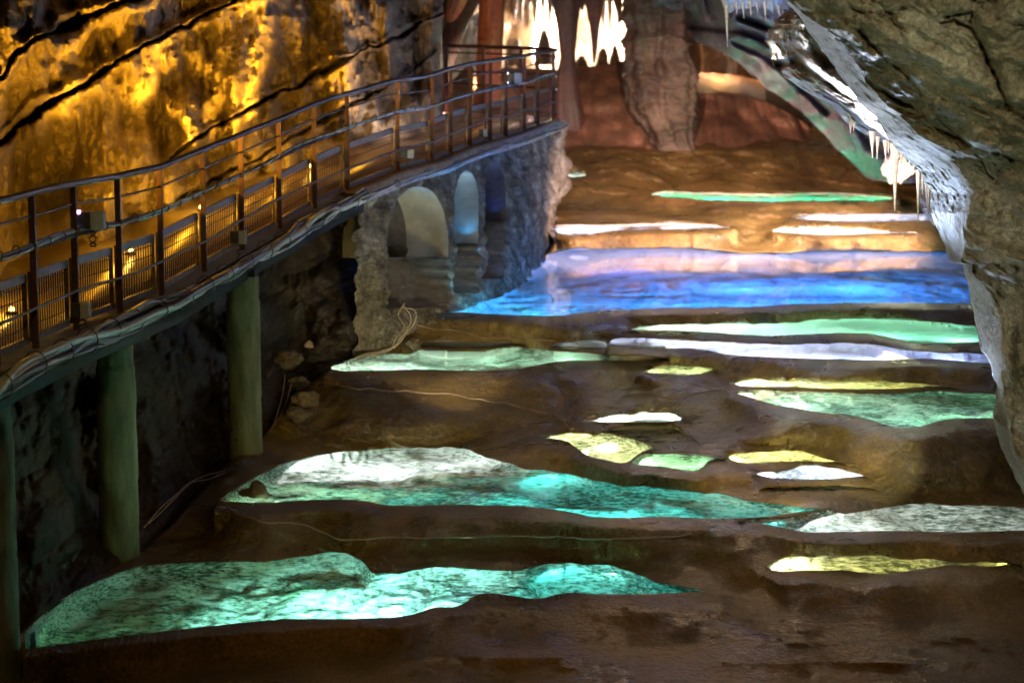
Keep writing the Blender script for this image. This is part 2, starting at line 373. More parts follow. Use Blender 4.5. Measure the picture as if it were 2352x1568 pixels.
# ------------------------------------------------------------------ pools: (level below the eye, bed depth, far shore, near rim)
POOLS = {
 'A': (3.90, 0.55, [(60,1450),(130,1385),(230,1332),(330,1297),(430,1282),(620,1279),(835,1281),(850,1300),(909,1305),(1004,1295),(1100,1299),(1192,1301),(1263,1286),(1386,1293),(1457,1310),(1520,1328),(1600,1343),(1652,1355)],
            [(60,1490),(200,1472),(330,1455),(500,1436),(640,1423),(831,1420),(944,1412),(997,1396),(1065,1386),(1081,1373),(1171,1367),(1206,1373),(1245,1373),(1280,1365),(1404,1365),(1520,1363),(1652,1357)]),
 'B': (3.60, 0.45, [(503,1150),(540,1125),(570,1105),(631,1073),(670,1052),(714,1042),(803,1031),(1072,1026),(1139,1047),(1192,1066),(1298,1080),(1369,1100),(1520,1116),(1647,1131),(1750,1146),(1925,1166)],
            [(503,1151),(600,1155),(697,1149),(831,1150),(884,1159),(1049,1159),(1227,1165),(1298,1174),(1351,1185),(1520,1187),(1685,1191),(1753,1187),(1850,1175),(1925,1168)]),
 'C': (3.62, 0.40, [(1693,1195),(1800,1191),(1880,1178),(1935,1170),(2028,1155),(2218,1150),(2352,1158),(2440,1162)],
            [(1693,1197),(1780,1208),(1830,1220),(1913,1222),(2039,1219),(2180,1222),(2352,1218),(2440,1219)]),
 'D': (3.78, 0.30, [(1754,1293),(1780,1276),(1856,1272),(1990,1268),(2104,1276),(2176,1284),(2260,1283),(2335,1286)],
            [(1754,1295),(1769,1306),(1856,1310),(1951,1311),(2009,1318),(2066,1314),(2123,1306),(2176,1299),(2294,1299),(2335,1289)]),
 'E': (3.35, 0.25, [(1308,961),(1348,957),(1388,951),(1444,945),(1501,942),(1543,948),(1566,962)],
            [(1308,963),(1388,970),(1472,969),(1530,969),(1566,964)]),
 'E2': (3.41, 0.25, [(1368,990),(1416,982),(1557,984),(1580,998),(1596,1012)],
            [(1368,992),(1416,996),(1486,1016),(1529,1018),(1596,1014)]),
 'F1': (3.44, 0.28, [(1212,994),(1235,989),(1323,988),(1388,998),(1458,1012),(1497,1027)],
            [(1212,996),(1246,1004),(1303,1015),(1325,1030),(1345,1043),(1388,1056),(1440,1061),(1462,1045),(1497,1029)]),
 'F2': (3.46, 0.25, [(1450,1063),(1472,1047),(1529,1037),(1600,1040),(1662,1050)],
            [(1450,1065),(1515,1071),(1610,1075),(1626,1060),(1662,1052)]),
 'G': (3.44, 0.28, [(1662,1043),(1685,1034),(1742,1031),(1830,1032),(1875,1044),(1939,1058)],
            [(1662,1045),(1685,1058),(1742,1063),(1799,1061),(1939,1060)]),
 'H': (3.50, 0.25, [(1719,1081),(1773,1078),(1837,1071),(1932,1076),(1992,1090)],
            [(1719,1083),(1746,1092),(1837,1101),(1914,1100),(1992,1092)]),
 'H2': (3.55, 0.2, [(1737,1113),(1850,1114),(1930,1113),(2009,1112)],
            [(1737,1115),(1799,1125),(1914,1127),(1980,1121),(2009,1114)]),
 'I': (3.13, 0.45, [(1665,897),(1767,897),(1857,900),(2007,905),(2187,899),(2283,903),(2440,905)],
            [(1665,899),(1707,908),(1782,930),(1857,943),(1992,962),(2067,983),(2109,981),(2157,967),(2283,960),(2440,962)]),
 'J': (3.11, 0.28, [(1672,876),(1692,870),(1767,869),(1917,873),(2097,878),(2184,885)],
            [(1672,878),(1692,884),(1797,888),(1917,893),(2037,893),(2127,889),(2184,887)]),
 'K': (3.08, 0.25, [(1468,851),(1495,843),(1557,839),(1614,841),(1640,848)],
            [(1468,853),(1515,857),(1600,859),(1640,850)]),
 'L': (3.06, 0.35, [(748,842),(803,827),(888,812),(959,808),(1100,810),(1198,801),(1238,804),(1303,811),(1400,814),(1529,817)],
            [(748,844),(767,849),(846,852),(959,849),(1044,851),(1105,852),(1190,849),(1232,839),(1275,831),(1359,828),(1444,828),(1529,819)]),
 'M': (2.98, 0.22, [(959,795),(970,786),(1015,783),(1129,784),(1207,787)],
            [(959,797),(973,800),(1030,805),(1129,801),(1207,789)]),
 'N': (2.97, 0.22, [(1268,794),(1274,788),(1311,785),(1388,786),(1393,792)],
            [(1268,796),(1289,801),(1359,801),(1388,800),(1393,794)]),
 'O': (2.93, 0.35, [(1395,792),(1402,784),(1472,777),(1571,779),(1642,783),(1710,786),(1797,788),(1947,786),(2007,791),(2067,803),(2261,812),(2440,818)],
            [(1395,794),(1444,801),(1614,803),(1670,814),(1722,818),(1917,825),(2007,827),(2127,824),(2265,834),(2440,838)]),
 'P': (2.87, 0.35, [(1430,755),(1472,748),(1586,746),(1737,743),(1857,736),(1990,733),(2097,737),(2240,747),(2400,752)],
            [(1430,757),(1571,760),(1710,769),(1767,771),(1947,765),(2007,768),(2060,778),(2097,788),(2250,786),(2400,788)]),
 'Q': (2.70, 1.0, [(985,713),(1040,700),(1100,680),(1150,650),(1190,620),(1240,592),(1300,576),(1420,574),(1564,573),(1691,582),(1773,584),(1860,581),(2177,580),(2300,582),(2480,584)],
            [(985,717),(1077,718),(1161,723),(1303,723),(1359,716),(1444,711),(1710,705),(1887,697),(2100,696),(2217,698),(2300,706),(2480,710)]),
 'R1': (2.40, 0.25, [(1256,519),(1275,518),(1395,518),(1564,514),(1690,522)],
            [(1256,521),(1275,532),(1423,530),(1564,527),(1690,524)]),
 'R3': (2.45, 0.2, [(1768,530),(1785,525),(1832,525),(1945,528),(2097,533)],
            [(1768,532),(1832,537),(1917,540),(2001,537),(2097,535)]),
 'R2': (2.34, 0.25, [(1808,500),(1917,495),(2058,493),(2143,493),(2400,496)],
            [(1808,502),(1888,507),(1973,510),(2058,508),(2143,506),(2400,508)]),
 'S': (2.15, 0.25, [(1493,446),(1520,442),(1592,443),(1773,447),(1917,444),(2001,450),(2058,456)],
            [(1493,449),(1560,454),(1649,461),(1775,463),(1917,461),(2001,460),(2058,458)]),
 'T': (1.90, 0.2, [(1286,402),(1300,399),(1338,400),(1344,403)], [(1286,406),(1310,407),(1344,405)]),
}
WL = {}     # label text per pool, and look
WL['A'] = 'broad teal lit cave pool in the foreground behind the lowest rim'
WL['B'] = 'long green and turquoise lit pool above the foreground pool'
WL['C'] = 'white lit pool at the right edge below the rock arch'
WL['D'] = 'small yellow lit pool at lower right'
WL['E'] = 'tiny brilliant white pool in the middle of the terraces'
WL['E2'] = 'dull grey pool just below the tiny brilliant white pool'
WL['F1'] = 'yellow lit pool with a forked front left of the green pool'
WL['F2'] = 'small mottled green pool beside the forked yellow pool'
WL['G'] = 'oval yellow lit pool above the white and violet pool'
WL['H'] = 'white and violet lit pool below the oval yellow pool'
WL['H2'] = 'dark strip of water below the white and violet pool'
WL['I'] = 'wide green pool mirroring pale stalactites at the right'
WL['J'] = 'narrow yellow lit pool above the wide green pool'
WL['K'] = 'short yellow green pool below the lavender pool'
WL['L'] = 'long pale green mottled pool at the foot of the masonry'
WL['M'] = 'small white lit pool nearest the masonry foot'
WL['N'] = 'small starry white pool at the tip of the lavender pool'
WL['O'] = 'long smooth lavender white pool'
WL['P'] = 'pale green pool between the blue pool and the lavender pool'
WL['Q'] = 'large deep blue pool beside the masonry arches'
WL['R1'] = 'thin pale blue pool behind the left of the blue pool'
WL['R2'] = 'upper of two thin pale pools behind the right of the blue pool'
WL['R3'] = 'lower of two thin pale pools behind the right of the blue pool'
WL['S'] = 'thin emerald green pool far back under the flowstone'
WL['T'] = 'tiny white pool far back beside the masonry end'

def shore(k):
    d, dep, b, f = POOLS[k]
    B = spline(b, 4); F = spline(f, 4)
    sc = max(0.25, min(1.0, (b[len(b)//2][1] - 150) / 900))
    for A_, s in ((B, 1), (F, 2)):
        A_[:, 1] += (1.6 if s == 1 else 0.9) * sc * fbm(A_[:, 0] * 0.028, s * 7.7, 0.3, 2, 5) * np.minimum(1, np.minimum(A_[:, 0] - A_[0, 0], A_[-1, 0] - A_[:, 0]) / 15.0)
        A_[:, 0] = np.maximum.accumulate(A_[:, 0])
    return B, F

# ------------------------------------------------------------------ the terraced ground
gx = np.r_[np.linspace(-700, -60, 40, endpoint=False), np.arange(-60, 2420, 3.2), np.linspace(2424, 3000, 36)]
gy = np.r_[np.arange(284, 560, 2.0), np.arange(560, 1580, 2.0), np.linspace(1584, 2100, 40)]
GX, GY = np.meshgrid(gx, gy)
H, W = GX.shape
mask = np.zeros((H, W), int); snapped = np.zeros((H, W), bool); rimD = np.full((H, W), np.nan); rimF = np.full((H, W), np.nan); names = list(POOLS)
D = np.full((H, W), np.nan)
for n, k in enumerate(names):
    B, Fr = shore(k)
    yb = np.interp(gx, B[:, 0], B[:, 1]); yf = np.interp(gx, Fr[:, 0], Fr[:, 1])
    ok = (gx >= B[0, 0]) & (gx <= B[-1, 0])
    for yy_ in (yb, yf):
        for c in np.where(ok)[0]:
            r = int(np.argmin(abs(gy - yy_[c])))
            if not snapped[r, c]:
                GY[r, c] = yy_[c]; snapped[r, c] = True; rimD[r, c] = POOLS[k][0]
                if yy_ is yf and r + 1 < H: rimF[r + 1, c] = POOLS[k][0] + 0.004
    m = ok[None] & (GY > yb[None] + 1e-6) & (GY < yf[None] - 1e-6)
    if k == 'C': m &= GX < 1e9
    mask[m] = n + 1; D[m] = POOLS[k][0]
D = np.where(np.isnan(D), rimD, D); D = np.where(np.isnan(D), rimF, D)
def guide(y0, dfun, x0=-9e9, x1=9e9):
    r = int(np.argmin(abs(gy - y0)))
    sel = (gx >= x0) & (gx <= x1) & (mask[r] == 0)
    v = np.array([dfun(x) if callable(dfun) else dfun for x in gx])
    D[r, sel] = v[sel]
guide(284, 1.13); guide(340, 1.5); guide(1488, 4.08, -9e9, 1290); guide(1500, 4.09, 1650, 9e9); guide(2100, 4.6)
guide(1580, 4.17)
gl = [(-400,1850),(-100,1600),(60,1438),(150,1368),(235,1305),(330,1255),(400,1200),(440,1150),(520,1062),(610,990),(650,950),(700,880),(760,848),(830,808),(915,756),(985,722),(1060,700),(1120,682),(1170,660),(1215,632),(1240,607),(1262,578),(1276,552)]
glx = [p[0] for p in gl]; gly = [p[1] for p in gl]
gld = [4.1,4.0,3.9,3.9,3.9,3.9,3.83,3.75,3.62,3.5,3.42,3.25,3.12,3.0,2.85,2.74,2.72,2.71,2.7,2.7,2.69,2.6,2.5]
for c in range(W):
    if -400 < gx[c] < 1276:
        r = int(np.argmin(abs(gy - np.interp(gx[c], glx, gly))))
        if mask[r, c] == 0: D[r, c] = np.interp(gx[c], glx, gld)
fixed = ~np.isnan(D)
def solve(D, fixed, n, init=None, wx=0.12):
    A = np.where(fixed, D, init if init is not None else 3.0)
    for _ in range(n):
        U = np.pad(A, 1, mode='edge')
        A2 = wx * (U[1:-1, :-2] + U[1:-1, 2:]) + (0.5 - wx) * (U[:-2, 1:-1] + U[2:, 1:-1])
        A = np.where(fixed, D, A2)
    return A
ini = None
# vertical linear interpolation is the starting guess, then relax
ini = np.empty((H, W))
for c in range(W):
    r = np.where(fixed[:, c])[0]
    lin = np.interp(np.arange(H), r, D[r, c])
    stp = lin.copy()
    sl_c = -rdir(1176, GY[:, c])[1]
    for r0, r1 in zip(r[:-1], r[1:]):
        if r1 - r0 > 2 and D[r0, c] < D[r1, c]:
            seg = slice(r0 + 1, r1)
            stp[seg] = np.minimum(D[r0, c] / sl_c[r0] * sl_c[seg], D[r1, c])
    ini[:, c] = 0.62 * lin + 0.38 * stp
Dd = solve(D, fixed, 150, ini, 0.3)
Yg = Yd(GY, Dd)
# farther rows must lie farther away
pc = (mask > 0) | ~np.isnan(rimD)
up_ = np.minimum.accumulate(np.where(pc, Yg, 1e9), axis=0)
lo_ = np.maximum.accumulate(np.where(pc, Yg, -1e9)[::-1], axis=0)[::-1]
Yg = np.where(pc, Yg, np.minimum(np.maximum(Yg, lo_), up_))
for r in range(1, H):
    Yg[r] = np.where(pc[r], Yg[r], np.minimum(Yg[r], Yg[r - 1]))
LINE = np.interp(gx, glx, gly)[None]; YL = Yd(np.interp(gx, glx, gly), np.interp(gx, glx, gld))[None]
above = np.clip((LINE - GY) / 25.0, 0, 1) * (gx < 1276)[None]
Yg = Yg + np.where(mask > 0, 0, above * 3.0 + np.clip(LINE - GY, 0, None) * (gx < 1276)[None] * 0.01)
G = PT(GX, GY, Yg)
water = mask > 0
blur = water.astype(float)
for _ in range(22):
    U = np.pad(blur, 1, mode='edge'); blur = (U[1:-1, :-2] + U[1:-1, 2:] + U[:-2, 1:-1] + U[2:, 1:-1] + U[1:-1, 1:-1] * 2) / 6
wout = np.where(water | pc, 0, sstep(0.3, 1.0, 1 - blur * 1.9))
# bed depth (membrane under each pool)
h = np.zeros((H, W))
for _ in range(160):
    U = np.pad(h, 1)
    h = np.where(water, 0.1 * (U[1:-1, :-2] + U[1:-1, 2:]) + 0.4 * (U[:-2, 1:-1] + U[2:, 1:-1]) + 1.0, 0)
dep = np.zeros((H, W))
for n, k in enumerate(names):
    m = mask == n + 1
    if m.any():
        hm = h[m]; dep[m] = POOLS[k][1] * (0.08 + 0.92 * np.sqrt(np.clip(hm / (hm.max() * 0.8), 0, 1)))
x, y, z = G[..., 0], G[..., 1], G[..., 2]
smooth0 = np.isin(mask, [names.index(k) + 1 for k in ('O', 'P', 'N', 'R1', 'R2', 'R3', 'S', 'M', 'E')])
bedn = 1.1 * fbm(x * 1.5, y * 1.9, 0, 4, 21) + 0.5 * ridged(x * 2.2, y * 2.6, 0, 3, 25) * np.where(smooth0, 0, 1)
bedn = np.where(smooth0, 0.3 * bedn, np.where(mask == names.index('Q') + 1, 0.35 * np.clip(bedn, -2, 2), 1) *  np.clip(bedn, -2.2, 2.4))
bedn = np.where(mask == names.index('Q') + 1, np.clip(bedn, -0.7, 0.7), bedn)
z2 = z - dep * (1 + 0.35 * bedn) + np.where(water, 0, 0.003 * (1 - wout))
# terrace faces: smooth lobes and folds
lob = fbm(x * 0.9, y * 0.9, z * 0.9, 4, 3); fold = ridged(x * 2.2 + 0.6 * lob, y * 1.0, z * 1.2, 3, 8)
amp = wout * sstep(1600, 1000, GY) * 0.5 + wout * 0.5
for bx, by, rx_, ry_, ba in ((1000, 945, 230, 60, 0.5), (1740, 968, 110, 30, 0.35), (1985, 1010, 60, 40, 0.3), (2160, 1050, 130, 60, 0.45), (1480, 905, 90, 20, 0.15), (1230, 870, 60, 34, 0.3), (900, 1210, 260, 30, 0.15), (2000, 1430, 300, 60, 0.3), (1250, 1440, 200, 40, 0.15), (760, 1520, 260, 50, 0.2), (1700, 1400, 160, 50, 0.2), (700, 930, 60, 60, 0.3), (1880, 850, 140, 16, 0.2), (1350, 745, 140, 16, 0.2)):
    y = y - amp * ba * np.exp(-(((GX - bx) / rx_) ** 2 + ((GY - by) / ry_) ** 2))
y2 = y - amp * (0.16 * (lob + 1.3) + 0.05 * (fold + 1.5) + 0.02 * fbm(x * 7, y * 7, z * 9, 3, 31))
z2 = z2 + amp * (0.03 * lob + 0.012 * fbm(x * 5, y * 5, z * 5, 3, 41))
# terracettes on the bottom floor and the broad faces
z2 = z2 + amp * 0.004 * np.sin((z * 60) + 3 * lob)
Gp = np.stack([x, y2, z2], -1)
smooth_bed = smooth0 | ((mask == names.index('Q') + 1) & (GY < 676))
q = grid_quads(H, W)
wv = water.ravel(); wq = wv[q]
use_ac = ((~wq[:, 0]) & (~wq[:, 2]) & (wq[:, 1] | wq[:, 3])) | ~((~wq[:, 1]) & (~wq[:, 3]) & (wq[:, 0] | wq[:, 2])) 
t1 = np.where(use_ac[:, None], q[:, [0, 1, 2]], q[:, [0, 1, 3]]); t2 = np.where(use_ac[:, None], q[:, [0, 2, 3]], q[:, [1, 2, 3]])
q = np.concatenate([t1, t2])
mi = wv[q].any(1).astype(int) + smooth_bed.ravel()[q].any(1).astype(int)
ground = raw_mesh('ground', Gp.reshape(-1, 3), q, [M['ground'], M['bed'], M['silt']], mat_idx=mi)
tag(ground, kind='structure')
gxi = gx
def on_ground(px, py, lift=0.02):
    c = int(np.clip(np.searchsorted(gx, px), 1, W - 1)); r = int(np.clip(np.searchsorted(gy, py), 1, H - 1))
    p = Gp[r, c].copy(); p[1] -= lift; p[2] += lift * 0.5
    return p
def depth_at(px, py):
    c = int(np.clip(np.searchsorted(gx, px), 1, W - 1)); r = int(np.clip(np.searchsorted(gy, py), 1, H - 1))
    return float(dep[r, c] * (1 + 0.35 * bedn[r, c]))
# water sheets
for k in names:
    d, dpt, b, f = POOLS[k]
    B, Fr = shore(k)
    loop = np.r_[B, Fr[::-1]]
    c = loop.mean(0)
    keep = [loop[0]]
    for p_ in loop[1:]:
        if np.hypot(*(p_ - keep[-1])) > 1.5: keep.append(p_)
    loop = np.array(keep)
    loop[:, 1] += np.where(np.arange(len(loop)) < len(B), -1.0, 0.8)
    P = PT(loop[:, 0], loop[:, 1], Yd(loop[:, 1], d + 0.003))
    P[:, 2] = CAM_Z - d - 0.003
    me = bpy.data.meshes.new('water'); me.from_pydata([tuple(p_) for p_ in P], [], [tuple(range(len(P)))])
    bm = bmesh.new(); bm.from_mesh(me); bmesh.ops.triangulate(bm, faces=bm.faces[:]); bmesh.ops.recalc_face_normals(bm, faces=bm.faces[:])
    for fc in bm.faces:
        if fc.normal.z < 0: fc.normal_flip()
    bm.to_mesh(me); bm.free()
    o = link_mesh('water', me, M['water']); tag(o, WL[k], 'pool', kind='structure')

# ------------------------------------------------------------------ lamps
def light(name, kind, loc, col, power, size=0.02, target=None, spot=70, blend=0.6, parent=None):
    ld = bpy.data.lights.new(name, kind)
    ld.color = col; ld.energy = power
    if kind in ('POINT', 'SPOT'): ld.shadow_soft_size = size
    if kind == 'SPOT': ld.spot_size = math.radians(spot); ld.spot_blend = blend
    if kind == 'AREA': ld.size = size
    o = bpy.data.objects.new(name, ld); C.objects.link(o)
    o.location = V(loc)
    if target is not None:
        o.rotation_euler = (V(target) - V(loc)).to_track_quat('-Z', 'Y').to_euler()
    return o
TEAL = (0.06, 0.78, 0.78); GREEN = (0.22, 0.9, 0.4); WHITE = (0.85, 0.93, 1.0); YEL = (1.0, 0.85, 0.22); BLUE = (0.02, 0.22, 1.0)
LAV = (0.62, 0.68, 1.0); PG = (0.5, 0.95, 0.72); EMER = (0.0, 0.9, 0.4); VIO = (0.5, 0.5, 1.0); AMB = (1.0, 0.43, 0.02)
GAIN = {'A': 0.62, 'B': 0.55, 'C': 0.55, 'D': 0.6, 'E': 1.0, 'F1': 0.9, 'F2': 0.8, 'G': 0.9, 'H': 1.2, 'I': 0.8, 'J': 0.9, 'K': 0.9, 'L': 0.8, 'M': 1.0, 'N': 1.2, 'O': 0.42, 'P': 0.6, 'Q': 0.75, 'R1': 0.5, 'R3': 0.6, 'R2': 0.5, 'S': 0.8, 'T': 0.6}
def pool_lamp(k, px, py, col, power, dx=0.15, dy=1.0, f=0.45):
    d = POOLS[k][0]; dp = depth_at(px, py)
    p = PT(px, py, Yd(py, d)); p[2] -= max(0.014, dp * f)
    return light('pool_lamp', 'SPOT', p, col, power * 7 * GAIN.get(k, 1), 0.012, (p[0] + 0.55 * dx, p[1] + 0.55 * dy, p[2] - 1.0), 174, 0.15)
for a in [
    ('A', 660, 1413, (0.3, 0.95, 0.82), 26, 1.0, 0.25), ('A', 800, 1408, (0.35, 0.95, 0.88), 22, 1.0, 0.3), ('A', 930, 1402, (0.35, 0.95, 0.95), 13, 1.0, 0.3), ('A', 1085, 1364, (0.3, 0.9, 0.9), 5, 0.6, 1), ('A', 1250, 1360, TEAL, 3.5, 1.0, 0.4), ('A', 1400, 1300, (0.2, 0.85, 0.8), 1.6, 1, -0.1), ('A', 1270, 1295, TEAL, 1.6, 1, 0.1), ('A', 540, 1400, GREEN, 0.6, -0.8, 0.6), ('A', 350, 1430, GREEN, 0.25), ('A', 160, 1420, GREEN, 0.2), ('A', 900, 1312, TEAL, 0.7), ('A', 650, 1330, (0.12, 0.9, 0.5), 0.5), ('A', 1500, 1345, TEAL, 0.5),
    ('B', 716, 1048, WHITE, 12, 1.0, 0.1), ('B', 860, 1056, WHITE, 4, 1, 0.1), ('B', 1030, 1050, WHITE, 2.5, 1, 0.1), ('B', 625, 1144, (0.6, 1, 0.7), 8, 1.0, 0.25), ('B', 800, 1140, (0.2, 0.9, 0.5), 2.5, 1, 0.6), ('B', 950, 1148, TEAL, 3), ('B', 1100, 1152, TEAL, 3.5), ('B', 1260, 1155, TEAL, 4), ('B', 1420, 1165, TEAL, 4), ('B', 1560, 1170, TEAL, 2), ('B', 1250, 1085, TEAL, 1.8, 1, 0), ('B', 1690, 1165, TEAL, 0.6), ('B', 1820, 1165, TEAL, 0.5),
    ('C', 1890, 1190, WHITE, 7, 1.0, 0.15), ('C', 2060, 1200, WHITE, 3, 1, 0.4), ('C', 2150, 1170, WHITE, 1.5, 1, 0.2), ('C', 2270, 1205, (0.7, 0.85, 0.8), 1.4), ('C', 1780, 1195, TEAL, 0.5), ('C', 2390, 1200, WHITE, 1.4),
    ('D', 1795, 1292, (1, 0.97, 0.55), 4.5, 1, 0.08), ('D', 1930, 1296, YEL, 1.5, 1, 0.3), ('D', 2060, 1300, YEL, 1.0, 1, 0.3), ('D', 2310, 1291, YEL, 0.3),
    ('E', 1400, 963, (0.75, 1, 0.92), 4, 1, 0.2), ('E', 1480, 957, (0.75, 1, 0.92), 4, 1, 0.2),
    ('F1', 1285, 1000, (1, 0.95, 0.5), 5, 1, 0.1), ('F1', 1370, 1012, (1, 0.95, 0.5), 2.2, 1, 0.1), ('F1', 1420, 1040, (0.7, 0.9, 0.3), 0.7),
    ('F2', 1500, 1056, (0.5, 1, 0.55), 1.6, 1, 0.4), ('F2', 1600, 1058, (0.45, 1, 0.5), 0.7),
    ('G', 1690, 1046, (1, 0.92, 0.4), 5, 1, 0.1), ('G', 1800, 1050, YEL, 1.3, 1, 0.3), ('G', 1890, 1054, YEL, 0.7),
    ('H', 1742, 1085, VIO, 5, 1, 0.1), ('H', 1830, 1092, LAV, 4, 1, 0.3), ('H', 1920, 1090, LAV, 2.5, 1, 0.2),
    ('I', 1710, 903, (1, 1, 0.7), 7, 1, 0.12), ('I', 1820, 915, PG, 3.5, 1, 0.4), ('I', 1950, 940, (0.35, 0.9, 0.7), 2.6), ('I', 2100, 950, (0.35, 0.9, 0.7), 2.0), ('I', 2240, 945, (0.35, 0.9, 0.6), 4),
    ('J', 1704, 878, (1, 1, 0.7), 6, 1, 0.08), ('J', 1800, 882, (0.95, 1, 0.5), 3.2, 1, 0.15), ('J', 1920, 886, (0.9, 0.95, 0.35), 2.0, 1, 0.2), ('J', 2060, 887, YEL, 0.9),
    ('K', 1500, 850, (1, 1, 0.5), 4, 1, 0.1), ('K', 1590, 850, (0.8, 1, 0.4), 2.0, 1, 0.1),
    ('L', 770, 843, (0.8, 1, 0.9), 7, 1, 0.15), ('L', 870, 842, (0.6, 1, 0.8), 3.5, 1, 0.3), ('L', 1000, 838, (0.55, 1, 0.8), 2.4), ('L', 1150, 825, (0.5, 1, 0.75), 1.6), ('L', 1300, 822, (0.5, 1, 0.75), 1.4),
    ('M', 980, 793, (0.9, 1, 0.85), 6, 1, 0.1), ('M', 1080, 794, (0.9, 1, 0.85), 4, 1, 0.1),
    ('N', 1290, 794, WHITE, 7, 1, 0.1), ('N', 1350, 794, WHITE, 4, 1, 0.1),
    ('O', 1430, 790, LAV, 14, 1, 0.2), ('O', 1550, 795, LAV, 12), ('O', 1700, 806, LAV, 11), ('O', 1850, 812, LAV, 9), ('O', 2000, 816, (0.4, 0.5, 1), 6), ('O', 2180, 822, (0.35, 0.45, 1), 5),
    ('P', 1500, 753, (0.8, 1, 0.8), 6, 1, 0.1), ('P', 1620, 758, (0.65, 1, 0.85), 9), ('P', 1760, 762, (0.5, 1, 0.78), 9), ('P', 1900, 756, (0.35, 1, 0.65), 7), ('P', 2050, 762, (0.25, 1, 0.6), 5), ('P', 2200, 770, (0.25, 1, 0.6), 4),
    ('Q', 1085, 712, (0.1, 0.65, 1), 16), ('Q', 1200, 714, (0.03, 0.34, 1), 34), ('Q', 1340, 708, (0.02, 0.26, 1), 36), ('Q', 1500, 702, (0.01, 0.22, 1), 38), ('Q', 1650, 698, (0.01, 0.22, 1), 38), ('Q', 1800, 694, (0.01, 0.22, 1), 38), ('Q', 1950, 692, (0.01, 0.22, 1), 36), ('Q', 2100, 692, (0.01, 0.22, 1), 26), ('Q', 1275, 595, (0.4, 0.5, 1), 2, 1, 0.02), ('Q', 1430, 606, (0.02, 0.14, 1), 6, 1, 0.2), ('Q', 1700, 640, (0.03, 0.2, 1), 26), ('Q', 1950, 640, BLUE, 22),
    ('R1', 1290, 527, LAV, 30, 1, 0.1), ('R1', 1380, 526, LAV, 22, 1, 0.1), ('R1', 1540, 522, (0.8, 0.8, 1), 12, 1, 0.1),
    ('R3', 1790, 532, WHITE, 34, 1, 0.1), ('R3', 1890, 534, WHITE, 26, 1, 0.1), ('R3', 2010, 534, LAV, 14),
    ('R2', 1860, 502, LAV, 22, 1, 0.1), ('R2', 1980, 504, LAV, 26), ('R2', 2100, 502, LAV, 24),
    ('S', 1530, 449, EMER, 12, 1, 0.1), ('S', 1640, 455, EMER, 16), ('S', 1760, 458, EMER, 16), ('S', 1880, 456, EMER, 16), ('S', 1990, 457, EMER, 9),
    ('T', 1300, 404, WHITE, 24, 1, 0.1)]:
    pool_lamp(*a)

# ------------------------------------------------------------------ walkway line (outer edge of the deck at the post feet)
POSTS = [(-420, 1145, 10.2), (-330, 1060, 10.9), (-240, 990, 11.5), (-150, 940, 12.0), (0, 840, 12.85), (90, 800, 13.6), (183, 757, 14.5), (283, 719, 15.5), (378, 681, 16.3), (475, 624, 17.4), (562, 573, 18.4), (648, 526, 19.5), (728, 479, 20.6), (803, 443, 21.5), (918, 397, 23.1), (997, 378, 24.1), (1040, 357, 24.8), (1084, 341, 25.5), (1130, 329, 26.3), (1166, 319, 27.0), (1208, 305, 28.0), (1239, 292, 29.0), (1274, 281, 30.3)]
foot = np.array([PT(a, b, c) for a, b, c in POSTS])
# smooth the plan a little
edge_t = np.r_[0, np.cumsum(np.linalg.norm(np.diff(foot, axis=0), axis=1))]
def edge(t, off=0.0, up=0.0):
    """point on the deck edge at arc length t, moved `off` m outward (right) and `up` m"""
    t = np.atleast_1d(t).astype(float)
    p = np.stack([np.interp(t, edge_t, foot[:, k]) for k in range(3)], -1)
    a = np.stack([np.interp(t - 0.8, edge_t, foot[:, k]) for k in range(3)], -1)
    b = np.stack([np.interp(t + 0.8, edge_t, foot[:, k]) for k in range(3)], -1)
    d = b - a; d[:, 2] = 0; d /= np.linalg.norm(d, axis=1)[:, None]
    n = np.stack([d[:, 1], -d[:, 0], 0 * d[:, 0]], -1)
    return p + n * off + np.array([0, 0, up])
RAIL_H = 1.06
T_END = edge_t[-1]
ts = np.linspace(0, T_END, 160)
def ribbon(ts, prof, close=True):
    return np.stack([edge(ts, o, u) for o, u in prof], 1)
# the deck ends in a small round platform
deckW = 1.45
def strip_mesh(name, rows, mat, parent=None, closed=True, smooth=False):
    H_, W_, _ = rows.shape
    i = np.arange(H_ * W_).reshape(H_, W_)
    j = np.roll(i, -1, 1) if closed else None
    if closed: qs = np.stack([i[:-1], j[:-1], j[1:], i[1:]], -1).reshape(-1, 4)
    else: qs = grid_quads(H_, W_)
    return raw_mesh(name, rows.reshape(-1, 3), qs, mat, parent, smooth)
walk = empty('walkway', edge(0)[0], 'raised amber lit concrete walkway running along the left rock wall', 'walkway')
strip_mesh('deck', ribbon(ts, [(0.06, 0.0), (-1.9, 0.02), (-1.9, -0.12), (0.06, -0.12)]), M['deck'], walk)
strip_mesh('edge_beam', ribbon(ts[ts < edge_t[13] + 0.3], [(0.10, -0.015), (0.02, -0.015), (0.02, -0.23), (0.10, -0.23)]), M['fascia'], walk)
strip_mesh('edge_kerb', ribbon(ts[ts > edge_t[13] - 0.3], [(0.16, 0.03), (-0.02, 0.035), (-0.02, -0.10), (0.18, -0.10)]), plain_mat('pale_kerb', (0.45, 0.38, 0.33), 0.7, 0, 0.5, 14, 0.7), walk)
